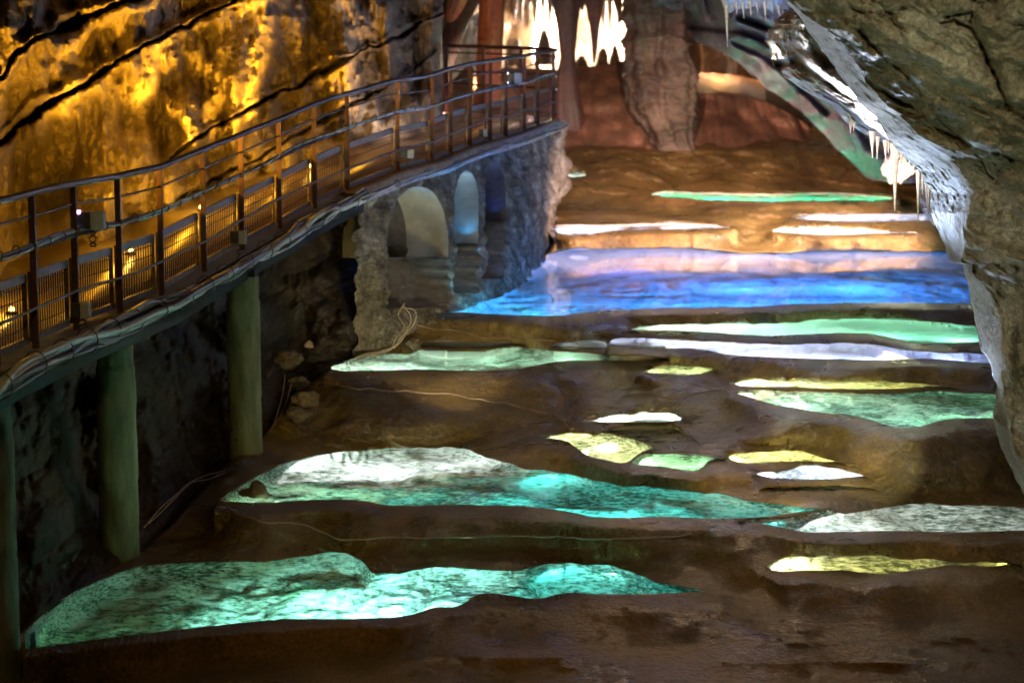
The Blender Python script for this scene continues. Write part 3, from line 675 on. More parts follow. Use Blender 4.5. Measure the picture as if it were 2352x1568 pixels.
# platform end
endp = edge([T_END])[0]
far_pts = [endp + np.array([0.1, 0, 0]), endp + np.array([0.0, 1.0, 0.03]), endp + np.array([-0.5, 1.9, 0.06]), endp + np.array([-1.7, 2.4, 0.1]), endp + np.array([-4.2, 2.6, 0.1]), endp + np.array([-4.2, -2.0, 0.05]), endp + np.array([-1.7, -0.4, 0.02])]
me = bpy.data.meshes.new('landing'); n_ = len(far_pts)
vv = [tuple(p) for p in far_pts] + [tuple(p - np.array([0, 0, 0.25])) for p in far_pts]
me.from_pydata(vv, [], [tuple(range(n_)), tuple(range(2 * n_ - 1, n_ - 1, -1))] + [(i, i + n_, (i + 1) % n_ + n_, (i + 1) % n_) for i in range(n_)])
link_mesh('landing', me, M['deck'], walk)

# ------------------------------------------------------------------ railing
rl = empty('railing', foot[4], 'rusty steel railing with mesh panels along the outer edge of the walkway', 'railing')
def rail_line(h, off, jitter=0.0, t0=0, t1=T_END, seed=0, n=260):
    t = np.linspace(t0, t1, n)
    p = edge(t, off)
    hh = np.interp(t, edge_t, [1] * len(edge_t)) * h
    p[:, 2] += hh + jitter * vnoise(t * 1.1, seed, 0, seed)
    return p
t_posts = edge_t
post_t = [edge_t[i] for i in range(2, len(POSTS))]
for t in post_t:
    a = edge([t], -0.02)[0]
    MB().box(a + np.array([0, 0, RAIL_H / 2 - 0.08]), (0.021, 0, 0), (0, 0.021, 0), (0, 0, RAIL_H / 2 + 0.06)).build('post', M['rust'], rl)
tube('handrail', rail_line(RAIL_H, -0.02, 0.008), 0.027, M['steel'], rl)
tube('upper_wire', rail_line(RAIL_H * 0.85, -0.03, 0.015, seed=3), 0.009, M['steel'], rl, seg=6)
tube('middle_rail', rail_line(RAIL_H * 0.65, -0.02, 0.01, seed=5), 0.017, M['rust'], rl)
tube('lower_rail', rail_line(RAIL_H * 0.28, 0.02, 0.03, seed=7), 0.012, M['steel'], rl, seg=6)
for i in range(2, len(POSTS) - 1):
    t0, t1 = edge_t[i] + 0.05, edge_t[i + 1] - 0.05
    off = -0.07; mb = MB(); fr = MB()
    a0, a1 = edge([t0], off)[0], edge([t1], off)[0]
    up = lambda h: np.array([0, 0, h])
    fr.bar(a0 + up(0.06), a1 + up(0.06), 0.035, 0.045); fr.bar(a0 + up(0.49), a1 + up(0.49), 0.03, 0.06); fr.bar(a0 + up(0.05), a0 + up(0.5), 0.022); fr.bar(a1 + up(0.05), a1 + up(0.5), 0.022)
    nb = max(6, int((t1 - t0) / 0.048))
    for k in range(1, nb):
        p = a0 + (a1 - a0) * k / nb
        mb.bar(p + up(0.08), p + up(0.46), 0.007)
    for hh in (0.15, 0.25, 0.35, 0.43):
        mb.bar(a0 + up(hh), a1 + up(hh), 0.007)
    pn = fr.build('mesh_panel', M['steel'], rl)
    w_ = mb.build('wire_grid', M['rust']); w_.parent = pn
# far return of the railing around the landing
rl2 = empty('railing', far_pts[2], 'short reddish railing round the far landing of the walkway', 'railing')
ret = [np.array(p) for p in (far_pts[0] + np.array([-0.1, 0, 0]), far_pts[1], far_pts[2], far_pts[3])]
for h_, r_ in ((RAIL_H, 0.03), (0.9 * RAIL_H, 0.014), (RAIL_H * 0.62, 0.016), (0.45, 0.02), (0.08, 0.015)):
    sp_ = spline([(p[0], p[1], p[2]) for p in ret], 0.15)
    tube('rail', [s + np.array([0, 0, h_]) for s in sp_], r_, M['rust'], rl2)
for p in ret[1:] + [(ret[1] + ret[2]) / 2, (ret[2] + ret[3]) / 2]:
    MB().box(p + np.array([0, 0, RAIL_H / 2]), (0.03, 0, 0), (0, 0.03, 0), (0, 0, RAIL_H / 2)).build('post', M['rust'], rl2)

# ------------------------------------------------------------------ cable bundles
def cable_run(label, n, t0, t1, off, up, spread, r, mats, ties=0.55, amp=1.0, seed=0, name='cable_bundle', big=None):
    root = empty(name, edge([t0], off, up)[0], label, 'cables', None)
    t = np.linspace(t0, t1, int((t1 - t0) / 0.09) + 4)
    env = 0.65 + 0.35 * vnoise(t * 0.9, seed, 0, seed)
    for k in range(n):
        a = 2 * math.pi * k / n + 1.5 * vnoise(t * 0.6, k, 0, seed + 2)
        o = off + spread * np.cos(a) * env + 0.4 * spread * vnoise(t * 2.3, k * 3.3, 0, seed + 3) * amp
        u = up + spread * np.sin(a) * env * 1.2 + 0.5 * spread * vnoise(t * 2.0, k * 5.1, 1, seed + 4) * amp + 0.02 * vnoise(t * 0.7, 0, 2, seed + 6)
        base = edge(t, 0.0)
        nrm = edge(t, 1.0) - base
        p = base + nrm * o[:, None]; p[:, 2] += u
        tube('cable', p, r if not (big and k < 2) else big, mats[k % len(mats)], root, seg=6)
    tt = np.arange(t0 + 0.2, t1, ties)
    for s in tt:
        c = edge([s], off, up)[0]; R_ = spread * 1.12 + r
        d1 = (edge([s + 0.05], off, up)[0] - c); d1 /= np.linalg.norm(d1)
        rt = np.cross(d1, [0, 0, 1]); rt /= np.linalg.norm(rt); u3 = np.cross(rt, d1)
        ring = [c + (rt * math.cos(a) + u3 * math.sin(a) * 1.15) * R_ for a in np.linspace(0, 2 * math.pi, 13)]
        tube('cable_tie', ring, 0.005, M['cable_dark'], root, seg=5)
    return root
cable_run('thick sagging bundle of grey and black cables under the near deck edge', 12, 0, edge_t[13], 0.15, -0.03, 0.06, 0.0135, [M['cable'], M['cable_dark'], M['cable']], big=0.03, seed=1)
cable_run('thin cable line clipped along the top of the masonry', 3, edge_t[13] - 0.2, T_END, 0.20, -0.03, 0.018, 0.013, [M['cable_dark'], M['cable']], ties=1.0, seed=4)
cable_run('grey cables strapped along the middle rail of the railing', 3, edge_t[2], T_END, -0.015, RAIL_H * 0.65 + 0.02, 0.013, 0.012, [M['cable'], M['cable_dark'], M['cable']], ties=0.32, amp=0.5, seed=9, name='rail_cables')

# ------------------------------------------------------------------ concrete pillars
def pillar(px, py_base, Y, label, z_top):
    b = PT(px, py_base, Y)
    root = empty('concrete_pillar', b, label, 'pillar', 'round concrete pillars under the walkway')
    r = 0.155
    zb = b[2] - 0.25
    segs = [(b[0], b[1], z_top, r * 0.97), (b[0], b[1], z_top - 0.02, r * 0.97)]
    n = 40; s = 72; P = []
    hs = np.linspace(z_top, zb, 120)
    for z_ in hs:
        rr = r * (1 + 0.006 * math.sin(z_ * 9) + (-0.035 if abs(((z_top - z_) % 1.18) - 1.16) < 0.02 else 0))
        if z_top - z_ < 0.22: rr *= 0.93
        P.append([(b[0] + rr * math.cos(a), b[1] + rr * math.sin(a), z_) for a in np.linspace(0, 2 * math.pi, s, endpoint=False)])
    P = np.array(P); P[..., 0] += 0.004 * vnoise(P[..., 0] * 9, P[..., 1] * 9, P[..., 2] * 5)
    i = np.arange(P.shape[0] * s).reshape(-1, s); j = np.roll(i, -1, 1)
    raw_mesh('shaft', P.reshape(-1, 3), np.stack([i[:-1], i[1:], j[1:], j[:-1]], -1).reshape(-1, 4), M['concrete'], root)
    capz = z_top
    MB().box((b[0], b[1], capz + 0.03), (0.13, 0, 0), (0, 0.13, 0), (0, 0, 0.035)).build('bearing_block', M['fascia'], root, 0.01)
M['fascia'].node_tree.nodes['Principled BSDF'].inputs['Specular IOR Level'].default_value = 0.12
pillar(-2, 1600, 13.25, 'dark concrete pillar cut by the left edge of the frame', edge([np.interp(13.2, foot[:, 1], edge_t)])[0][2] - 0.2)
pillar(277, 1292, 15.72, 'tall middle concrete pillar standing in the teal pool', edge([edge_t[7]])[0][2] - 0.23)
pillar(565, 1062, 18.3, 'farthest concrete pillar with a pale green lit side', edge([edge_t[10]])[0][2] - 0.23)

# ------------------------------------------------------------------ left rock wall above the walkway
inner = edge(ts, -1.5)
ipx, ipy = proj(inner[:, 0], inner[:, 1], inner[:, 2])
order = np.argsort(ipx)
def Yin(px): return np.interp(px, ipx[order], inner[order, 1])
def Yz(px): return np.interp(px, ipx[order], inner[order, 2])
def Ypy(px): return np.interp(px, ipx[order], ipy[order])
C1 = [(0,325),(57,280),(113,243),(158,218),(198,195),(254,158),(297,130),(339,102),(396,76),(452,42),(509,17),(565,-10),(700,-80)]
C1 = [(-160,420)] + C1
C2 = [(-100,215),(8,175),(25,141),(71,99),(141,68),(212,34),(297,0),(420,-60)]
C3 = [(393,359),(433,328),(481,297),(537,266),(594,240),(655,206),(697,189),(725,170),(782,139),(824,122),(867,105),(923,76),(966,54),(1022,25)]
C4 = [(300,520),(420,455),(500,415),(570,373),(641,336),(725,286),(810,240),(881,198),(938,167),(1000,119)]
WX = np.r_[np.linspace(-600, -80, 60, endpoint=False), np.arange(-80, 1019, 3.0)]
vv_ = np.linspace(0, 1, 330)
PX, VV = np.meshgrid(WX, vv_)
Eedge = 1019 + 6 * vnoise(VV * 9, 1, 2, 3)
PX = np.minimum(PX, Eedge)
bot = np.minimum(Ypy(np.maximum(PX, ipx.min())) + 46, 1500)
PY = -420 + (bot + 420) * VV
Y0 = Yin(PX) + 0.15
hgt = (Ypy(PX) - PY) / F_PX * Y0
x, z = PT(PX, PY, Y0)[..., 0], PT(PX, PY, Y0)[..., 2]
big = fbm(x * 0.55, Y0 * 0.35, z * 0.75, 3, 51)
med = fbm(x * 1.6 + 0.5 * big, Y0 * 1.1, z * 1.4, 4, 61)
fl = ridged(x * 2.2 + 0.4 * Y0, Y0 * 0.9, z * 0.5, 3, 71)
YY = Y0 + 0.26 * np.maximum(hgt, 0) + 1.35 * big + 0.7 * med + 0.34 * fl + 0.12 * np.abs(fbm(x * 3.4, Y0 * 2.2, z * 2.6, 4, 77))
wob = 6 * fbm(PX * 0.025, PY * 0.025, 0, 5, 5, 0.6)
wmod = np.clip(0.85 + 0.9 * fbm(PX * 0.012, PY * 0.012, 4, 3, 6), 0.3, 1.7)
for ln, wdt, dp_, sh in ((C1, 5.5, 2.2, 0.5), (C2, 9, 1.8, 0.6), (C3, 3.6, 1.2, 0.25), (C4, 3.6, 1.0, 0.3)):
    dd = line_dist(PX, PY + wob, ln)
    dd = dd / wmod
    YY += dp_ * np.exp(-(dd / wdt) ** 4)
    YY -= sh * np.exp(-((dd - wdt * 3) / (wdt * 3)) ** 2)
# pockets and knobs
wx_ = 26 * fbm(PX * 0.02, PY * 0.02, 9, 4, 91); wy_ = 26 * fbm(PX * 0.02, PY * 0.02, 19, 4, 93)
for (cx_, cy_, r_, a_) in ((420,300,38,-0.7),(300,380,50,-0.5),(230,420,60,-0.6),(640,330,60,-0.6),(840,290,50,-0.6),(350,590,55,0.9),(120,430,60,0.7),(600,140,60,-0.5),(470,210,18,0.5),(700,110,60,0.5),(180,130,60,0.6),(330,240,30,0.6),(860,150,40,0.5),(520,330,50,0.6),(60,360,50,0.5),(760,330,30,-0.4),(960,170,30,0.4),(90,520,40,0.8),(480,480,40,0.8)):
    YY += a_ * 0.8 * np.exp(-(((PX + wx_ - cx_) ** 2 + ((PY + wy_ - cy_) * 0.6) ** 2) / r_ ** 2))
YY += 0.10 * fbm(x * 6, Y0 * 4, z * 6, 4, 81) + 0.06 * ridged(x * 11, Y0 * 6, z * 7, 3, 83)
YY = YY + 1.5 * sstep(-0.1, 0.9, hgt)
fl_ = Yin(PX) + 0.05 + 0.25 * sstep(0, 1, hgt)
YY = np.where(YY < fl_, fl_ + 0.25 * (YY - fl_), YY)
YY += 5.0 * sstep(1005, 1024, PX) * (0.3 + 0 * PX)
Pw = PT(PX, PY, YY)
lw = sheet('rock_wall', Pw, M['wall'], 3.0)
tag(lw, 'amber lit limestone wall with dark diagonal crevices above the walkway', 'rock wall')

# ------------------------------------------------------------------ dark rock under the walkway
PXr = np.r_[np.linspace(-600, -80, 40, endpoint=False), np.arange(-80, 846, 3.6)]
PX, VV = np.meshgrid(PXr, np.linspace(0, 1, 240))
gb = np.interp(PX, glx, gly) + 14
gYb = np.array([Yd(yv, np.interp(xv, glx, gld)) - 0.05 for xv, yv in zip(PXr, np.interp(PXr, glx, gly))])[None] * np.ones_like(PX)
ex = np.array([p[0] for p in POSTS]); ey = np.array([p[1] for p in POSTS]); eY = np.array([p[2] for p in POSTS])
tp = np.interp(PX, ex, ey) + 12
PY = gb + (tp - gb) * VV
Yt = np.interp(PX, ex, eY) + 1.3
YY = gYb + (Yt - gYb) * VV ** 0.8
P0 = PT(PX, PY, YY); x, z = P0[..., 0], P0[..., 2]
YY = YY + sstep(0, 0.06, VV) * (0.35 * fbm(x * 1.1, YY * 0.8, z * 1.2, 3, 101) + 0.22 * ridged(x * 1.6 + 0.8 * z, YY * 0.7, z * 1.5 - 0.5 * x, 4, 111) + 0.05 * fbm(x * 7, YY * 4, z * 7, 3, 121))
YY = np.maximum(YY, np.interp(PX, ex, eY) * VV + gYb * (1 - VV) - 0.15)
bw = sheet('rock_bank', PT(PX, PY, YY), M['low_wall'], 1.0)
tag(bw, 'dark rough rock bank in shadow beneath the walkway', 'rock bank')

# ------------------------------------------------------------------ masonry abutment with three arches
ab = empty('masonry_abutment', PT(1050, 700, 24.5), 'rubble masonry support with three tall arches carrying the far walkway', 'masonry')
tA = np.interp(806, ex, edge_t); tB = T_END
ARC = [  # left jamb, right jamb, crown y, spring y(left/right), sill, panel bottom, crown x
    (888, 1030, 428, 560, 592, 706, 962),
    (1043, 1100, 392, 470, 560, 672, 1072),
    (1113, 1162, 367, 450, 508, 640, 1137)]
APX = np.r_[np.arange(812, 1276, 1.6)]
APX = np.r_[APX]
VV2 = np.linspace(0, 1, 300)
PX, VV = np.meshgrid(APX, VV2)
topy = np.interp(PX, ex, ey) + 4
footy = np.interp(PX, [812, 870, 960, 1060, 1120, 1170, 1215, 1240, 1262, 1276], [815, 795, 745, 712, 690, 668, 640, 615, 585, 560])
PY = topy + (footy + 6 - topy) * VV
def wallY(px, py):
    ty = np.interp(px, ex, ey) + 4; fy = np.interp(px, [812, 870, 960, 1060, 1120, 1170, 1215, 1240, 1262, 1276], [815, 795, 745, 712, 690, 668, 640, 615, 585, 560])
    Yt_ = np.interp(px, ex, eY) + 0.02; Yf_ = np.minimum(Yd(fy, np.interp(px, glx, gld)) , Yt_)
    v_ = np.clip((py - ty) / (fy - ty), 0, 1.05)
    return Yt_ + (Yf_ - Yt_) * v_
Yw = wallY(PX, PY)
P0 = PT(PX, PY, Yw)
ex3 = edge(np.interp(APX, ex, edge_t), 1.0) - edge(np.interp(APX, ex, edge_t), 0.0)
nrm = np.broadcast_to(ex3[None], P0.shape)
rough = 0.7 * fbm(P0[..., 0] * 7, P0[..., 1] * 6, P0[..., 2] * 7, 5, 201) + 0.6 * ridged(P0[..., 0] * 6, P0[..., 1] * 4, P0[..., 2] * 6, 3, 211)
inA = np.zeros(PX.shape, bool); inP = np.zeros(PX.shape, bool)
for (l, r, cr, sg, sl, pb, cxx) in ARC:
    u = np.where(PX < cxx, (cxx - PX) / (cxx - l), (PX - cxx) / (r - cxx))
    inside = (PX > l) & (PX < r)
    ytop = cr + (sg - cr) * (1 - np.sqrt(np.clip(1 - u ** 2.2, 0, 1)))
    inA |= inside & (PY > ytop) & (PY < sl)
    inP |= inside & (PX < r - 8) & (PY >= sl) & (PY < pb)
edge_dist = inA.astype(float)
for _ in range(14):
    U = np.pad(edge_dist, 1, mode='edge'); edge_dist = (U[1:-1, :-2] + U[1:-1, 2:] + U[:-2, 1:-1] + U[2:, 1:-1]) / 4
disp = rough * 0.05 * (1 - np.clip(2.2 * edge_dist, 0, 0.85))
# batter and undercut at the far rocky end
disp = disp + 0.05 * np.exp(-((PY - topy) / 10) ** 2)
under = sstep(1180, 1276, PX) * sstep(0.35, 1.0, VV)
disp = disp - under * 0.12
disp = np.where(inP, disp * 0.4 - 0.35, disp)
Pm = P0 + nrm * disp[..., None]
keep = ~(inA[:-1, :-1] & inA[1:, 1:] & inA[:-1, 1:] & inA[1:, :-1])
qm = grid_quads(*PX.shape)[keep.ravel()]
pmask = (inP[:-1, :-1]).ravel()[keep.ravel()].astype(int)
raw_mesh('rubble_face', Pm.reshape(-1, 3), qm, [M['masonry'], M['infill_and_shade']], ab, mat_idx=pmask)
# vault interiors
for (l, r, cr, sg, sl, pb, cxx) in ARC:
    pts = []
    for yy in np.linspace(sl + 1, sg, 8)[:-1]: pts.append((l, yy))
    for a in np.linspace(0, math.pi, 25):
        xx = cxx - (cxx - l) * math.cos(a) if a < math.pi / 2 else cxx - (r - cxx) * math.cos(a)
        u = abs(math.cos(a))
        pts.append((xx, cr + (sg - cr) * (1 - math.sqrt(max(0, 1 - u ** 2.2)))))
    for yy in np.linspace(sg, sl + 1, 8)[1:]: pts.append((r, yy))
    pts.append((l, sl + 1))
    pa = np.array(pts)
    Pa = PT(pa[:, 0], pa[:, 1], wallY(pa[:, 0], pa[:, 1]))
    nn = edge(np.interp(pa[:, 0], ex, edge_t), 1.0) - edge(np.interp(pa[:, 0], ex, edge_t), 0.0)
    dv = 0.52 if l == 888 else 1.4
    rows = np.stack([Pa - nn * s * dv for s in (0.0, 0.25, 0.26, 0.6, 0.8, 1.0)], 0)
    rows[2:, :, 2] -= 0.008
    fs = strip_mesh('vault', rows, M['infill_and_shade'] if l == 1113 else M['render'], ab, closed=False, smooth=False)  # third vault's lack of light is put into its dark material
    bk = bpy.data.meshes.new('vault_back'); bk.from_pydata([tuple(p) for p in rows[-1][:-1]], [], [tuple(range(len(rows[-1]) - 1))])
    link_mesh('vault_back', bk, M['infill_and_shade'], ab)
# rocky nose at the far end, wrapping back under the landing
tt_ = np.linspace(0, 1, 90)
nose_c = [(1268, 30.0), (1286, 30.4), (1292, 30.9), (1284, 31.6), (1262, 32.4), (1230, 33.0)]
NX = np.interp(tt_, np.linspace(0, 1, 6), [c[0] for c in nose_c]); NY = np.interp(tt_, np.linspace(0, 1, 6), [c[1] for c in nose_c])
vn = np.linspace(0, 1, 160)
prof_y = [283, 350, 430, 455, 475, 520, 570, 600, 625]; prof_dx = [4, 10, 4, -4, -24, -18, -26, -46, -80]
rowsN = []
for v in vn:
    yy = 283 + (628 - 283) * v
    dx = np.interp(yy, prof_y, prof_dx)
    rowsN.append(PT(NX + dx, yy + 0 * NX, NY))
Pn = np.array(rowsN)
rn = fbm(Pn[..., 0] * 3.2, Pn[..., 1] * 2.5, Pn[..., 2] * 3.2, 5, 301)
Pn[..., 0] += 0.12 * rn; Pn[..., 1] += 0.1 * rn
raw_mesh('rocky_nose', Pn.reshape(-1, 3), grid_quads(*Pn.shape[:2]), M['masonry'], ab)
# stones on the sill of the first arch
def stone(px, py, Y, r, mat, seed, label=None, cat=None, group=None, name='stone', parent=None, sq=(1, 1, 0.7)):
    bm = bmesh.new(); bmesh.ops.create_icosphere(bm, subdivisions=4, radius=1)
    c = PT(px, py, Y) if Y else on_ground(px, py, 0.0)
    co = np.array([v.co for v in bm.verts])
    n = 0.35 * fbm(co[:, 0] * 1.2 + seed, co[:, 1] * 1.2, co[:, 2] * 1.2, 3, seed) + 0.05 * fbm(co[:, 0] * 5, co[:, 1] * 5, co[:, 2] * 5, 3, seed)
    for v, k in zip(bm.verts, n):
        q_ = v.co * (1 + k)
        v.co = Vector((q_.x * sq[0], q_.y * sq[1], q_.z * sq[2])) * r + V(c)
    me = bpy.data.meshes.new(name); bm.to_mesh(me); bm.free()
    me.polygons.foreach_set('use_smooth', [True] * len(me.polygons))
    o = link_mesh(name, me, mat, parent)
    if label: tag(o, label, cat, group)
    return o
for i, (px, py, Y, r, lb) in enumerate([(915, 575, 22.9, 0.09, 'brown stone lying at the left of the first arch sill'), (945, 577, 23.6, 0.08, 'pale stone in the middle of the first arch sill'), (972, 576, 24.0, 0.06, 'small dark stone on the right of the first arch sill')]):
    stone(px, py, Y, r, M['stone'], 31 + i, lb, 'stone', 'stones on the arch sill')

# ------------------------------------------------------------------ right foreground rock arch
Lp = np.array([(1800,-300),(1802,-60),(1806,0),(1807,6),(1823,23),(1832,31),(1851,65),(1880,105),(1908,141),(1936,181),(1956,209),(1973,235),(1993,252),(2010,266),(2024,288),(2041,319),(2063,348),(2089,370),(2114,396),(2128,424),(2140,443),(2138,460),(2137,489),(2157,532),(2171,565),(2182,599),(2190,607),(2211,604),(2216,625),(2225,650),(2230,696),(2239,735),(2243,759),(2255,807),(2273,837),(2282,867),(2290,891),(2284,921),(2282,951),(2287,981),(2300,1030),(2321,1074),(2340,1114),(2356,1145),(2385,1200),(2420,1300),(2480,1420),(2560,1580),(2640,1750)], float)
Sp = np.array([(1800,-300),(1803,-60),(1812,0),(1836,30),(1891,65),(1950,121),(1993,181),(2015,223),(2063,260),(2106,305),(2128,339),(2174,345),(2191,362),(2205,404),(2228,447),(2219,486),(2209,526),(2212,570),(2216,606),(2245,642),(2290,690),(2302,760),(2296,840),(2304,900),(2312,951),(2325,1030),(2350,1090),(2380,1145),(2420,1230),(2500,1400),(2640,1750)], float)
rv = np.r_[np.linspace(-300, -20, 50, endpoint=False), np.arange(-20, 1240, 3.0), np.linspace(1240, 1750, 60)]
Ls = np.interp(rv, Lp[:, 1], Lp[:, 0]); Lx = Ls + 2.2 * fbm(rv * 0.06, 3, 1, 4, 401)
Sx = np.interp(rv, Sp[:, 1], Sp[:, 0])
uu = np.linspace(0, 1, 300) ** 1.25
U_, RV = np.meshgrid(uu, rv)
LX = Lx[:, None]; wid_ = np.maximum(Sx - Ls, 10.0); wid_ = np.convolve(np.pad(wid_, 8, mode='edge'), np.ones(17) / 17, 'valid')
PX = LX + (3100 - LX) * U_
PY = RV + 0 * PX
dist = PX - Ls[:, None]; wS = wid_[:, None]
Yb = 15.3 - 1.9 * sstep(1000, -100, PY)                       # the arch leans over the viewer towards the top
s_ = dist / wS
stripY = np.where(s_ < 1, (1 - s_) * (0.7 + wS * 0.004), 0)
face = -(np.clip(dist - wS, 0, None) / 900) ** 0.75 * 1.9
YY = Yb + stripY + face
P0 = PT(PX, PY, YY); x, z = P0[..., 0], P0[..., 2]
crv = lambda L_: [(1710 + a / 3.537, b / 3.537) for a, b in L_]
K1 = crv([(990,620),(1060,720),(1200,790),(1330,860),(1500,980),(1650,1080),(1800,1170),(2000,1230),(2170,1300)])
K2 = crv([(930,260),(1050,370),(1150,480),(1300,600),(1400,720),(1500,830),(1560,920),(1650,1020),(1800,1160)])
K3 = crv([(1600,190),(1720,180),(1830,230),(1900,330),(1960,450),(2030,600),(2090,760),(2170,900),(2270,960),(2400,1010)])
K4 = crv([(340,20),(420,90),(520,110),(640,90)])
K5 = crv([(880,80),(1000,100),(1100,120),(1200,150),(1270,240)]); K6 = crv([(1200,100),(1300,50)]); K7 = crv([(1640,140),(1780,115),(1850,80),(1840,160)])
K8 = [(2352,1010),(2320,985),(2290,960)]; K9 = crv([(1880,1240),(1980,1400),(2080,1500)])
K10 = crv([(1040,0),(1130,60),(1190,120)]); K11 = crv([(1850,0),(1900,40),(2010,10)])
wob = 4 * fbm(PX * 0.04, PY * 0.04, 0, 3, 15)
face_w = sstep(0.9, 1.15, s_)
lobes = fbm(x * 1.5, YY * 1.2, z * 1.5, 3, 411)
# tilted bedding folds running down to the right
tl = (x * 0.72 + z * 0.9)
folds = ridged(tl * 1.6 + 0.5 * lobes, YY * 0.5, (x - z) * 0.35, 3, 421)
YY = YY + face_w * (0.22 * lobes - 0.16 * folds) + (1 - face_w) * 0.035 * fbm(x * 3, YY * 2, z * 3, 4, 431)
YY += (0.014 + 0.056 * face_w) * fbm(x * 5, YY * 5, z * 5, 6, 441, 0.6) + 0.02 * ridged(x * 13, YY * 8, z * 13, 3, 451)
for ln, wd, dp_ in ((K1, 9, 0.42), (K2, 6, 0.3), (K3, 7, 0.4), (K4, 4, 0.18), (K5, 6, 0.25), (K6, 5, 0.25), (K7, 8, 0.35), (K8, 9, 0.5), (K9, 5, 0.2), (K10, 5, 0.2), (K11, 5, 0.25)):
    dd = line_dist(PX, PY + wob, ln)
    mod = 0.35 + 0.65 * sstep(-0.5, 0.5, fbm(PX * 0.02, PY * 0.02, wd, 3, 17))
    dd = dd + 2.5 * fbm(PX * 0.09, PY * 0.09, wd, 3, 19)
    YY += 0.5 * dp_ * mod * np.exp(-(np.abs(dd) / (wd * 0.5)) ** 1.6)
    YY += 0.22 * dp_ * np.exp(-(dd / (wd * 3)) ** 2)
# lower part: long vertical drapery folds
YY += sstep(560, 760, PY) * face_w * 0.22 * ridged(x * 2.6 + 0.25 * z, YY * 0.5, z * 0.5, 3, 461)
Pr = PT(PX, PY, YY)
ra = sheet('rock_arch', Pr, M['arch_rock'], 1.4)
tag(ra, 'massive grey green rock arch leaning over the right foreground', 'rock arch')

# ------------------------------------------------------------------ white ledge behind it
L2 = np.array([(1842,-120),(1830,-60),(1822,0),(1817,17),(1790,40),(1772,57),(1762,75),(1755,96),(1767,113),(1771,135),(1778,155),(1803,178),(1851,212),(1908,240),(1945,283),(1979,305),(2041,334),(2072,359),(2100,390),(2126,410),(2134,435),(2139,490),(2150,540)], float)
rv = np.arange(-120, 520, 2.2)
Lx = np.interp(rv, L2[:, 1], L2[:, 0]) + 1.5 * fbm(rv * 0.08, 3, 1, 3, 501)
Rx = np.interp(rv, Lp[:, 1], Lp[:, 0]) + 90
U_, RV = np.meshgrid(np.linspace(0, 1, 110), rv)
PX = Lx[:, None] + (np.maximum(Rx, Lx + 30) - Lx)[:, None] * U_; PY = RV
YY = 19.5 - 2.4 * U_ + 0.9 * (1 - U_) ** 6
P0 = PT(PX, PY, YY); x, z = P0[..., 0], P0[..., 2]
tl = x * 0.66 + z * 0.75; tn = x * 0.75 - z * 0.66
YY = YY + 0.28 * ridged(tn * 0.8, tl * 4.2, YY * 0.5, 3, 511) + 0.35 * fbm(x * 1.6, YY, z * 1.6, 4, 521) + 0.06 * ridged(x * 9, YY * 4, z * 7, 3, 531)
YY += 0.5 * np.exp(-(line_dist(PX, PY, [(1862,75),(1880,120),(1900,150)]) / 14) ** 2) + 0.6 * np.exp(-(line_dist(PX, PY, [(1790,150),(1830,140),(1900,190),(1960,230)]) / 9) ** 2)
lg = sheet('rock_ledge', PT(PX, PY, YY), M['ledge'], 1.5)
tag(lg, 'white and lavender flowstone ledge tucked behind the rock arch', 'rock ledge')

# ------------------------------------------------------------------ grey slope of the back ceiling
B3 = np.array([(1500,130),(1580,94),(1635,109),(1696,145),(1732,174),(1756,199),(1805,230),(1841,254),(1890,308),(1930,350),(1985,405),(2010,416),(2090,422),(2200,430),(2400,440)], float)
cx_ = np.arange(1500, 2400, 3.0)
PX, VV = np.meshgrid(cx_, np.linspace(0, 1, 170))
bt = np.interp(PX, B3[:, 0], B3[:, 1]) + 2.5 * fbm(PX * 0.05, 0, 0, 3, 601)
PY = -260 + (bt + 260) * VV
YY = 33.2 - 5.5 * (1 - VV) - 1.2 * sstep(1900, 2150, PX) + 4.6 * (1 - sstep(1580, 1690, PX))
P0 = PT(PX, PY, YY); x, z = P0[..., 0], P0[..., 2]
tl = x * 0.8 + z * 0.6
YY += 0.3 * fbm(x * 1.6, YY * 1.2, z * 1.8, 5, 613) + 0.9 * fbm(x * 0.5, YY * 0.5, z * 0.6, 3, 611) - 0.5 * ridged(tl * 0.3, (x * 0.55 - z * 0.8) * 0.9, 1, 3, 621) + 0.1 * fbm(x * 3, YY * 2, z * 3, 3, 631)
for ln in ([(1590,60),(1700,70),(1760,90),(1820,130)], [(1690,100),(1760,130),(1830,190),(1900,260)], [(1700, 40), (1790, 75)]):
    YY += 0.9 * np.exp(-(line_dist(PX, PY, ln) / 8) ** 2)
bs = sheet('cave_ceiling', PT(PX, PY, YY), M['back_slope'], 2.5)
tag(bs, 'grey blue ceiling rock sloping down to the right at the back', 'ceiling rock', kind='structure')
# cream curtain with stalactites at the top
B4 = np.array([(1645,-40),(1655,-4),(1664,22),(1672,34),(1690,22),(1730,18),(1770,24),(1795,34),(1806,62),(1830,70)], float)
PX, VV = np.meshgrid(np.arange(1640, 1832, 2.4), np.linspace(0, 1, 60))
bt = np.interp(PX, B4[:, 0], B4[:, 1]) + 3 * fbm(PX * 0.15, 0, 0, 3, 641)
PY = -150 + (bt + 150) * VV
YY = 23.5 - 1.0 * (1 - VV); P0 = PT(PX, PY, YY)
YY += 0.2 * ridged(P0[..., 0] * 4, 1, P0[..., 2] * 0.8, 3, 651)
cr = sheet('rock_curtain', PT(PX, PY, YY), M['ledge'], 1.0)
tag(cr, 'cream flowstone curtain hung with stalactites at the top centre right', 'rock curtain')

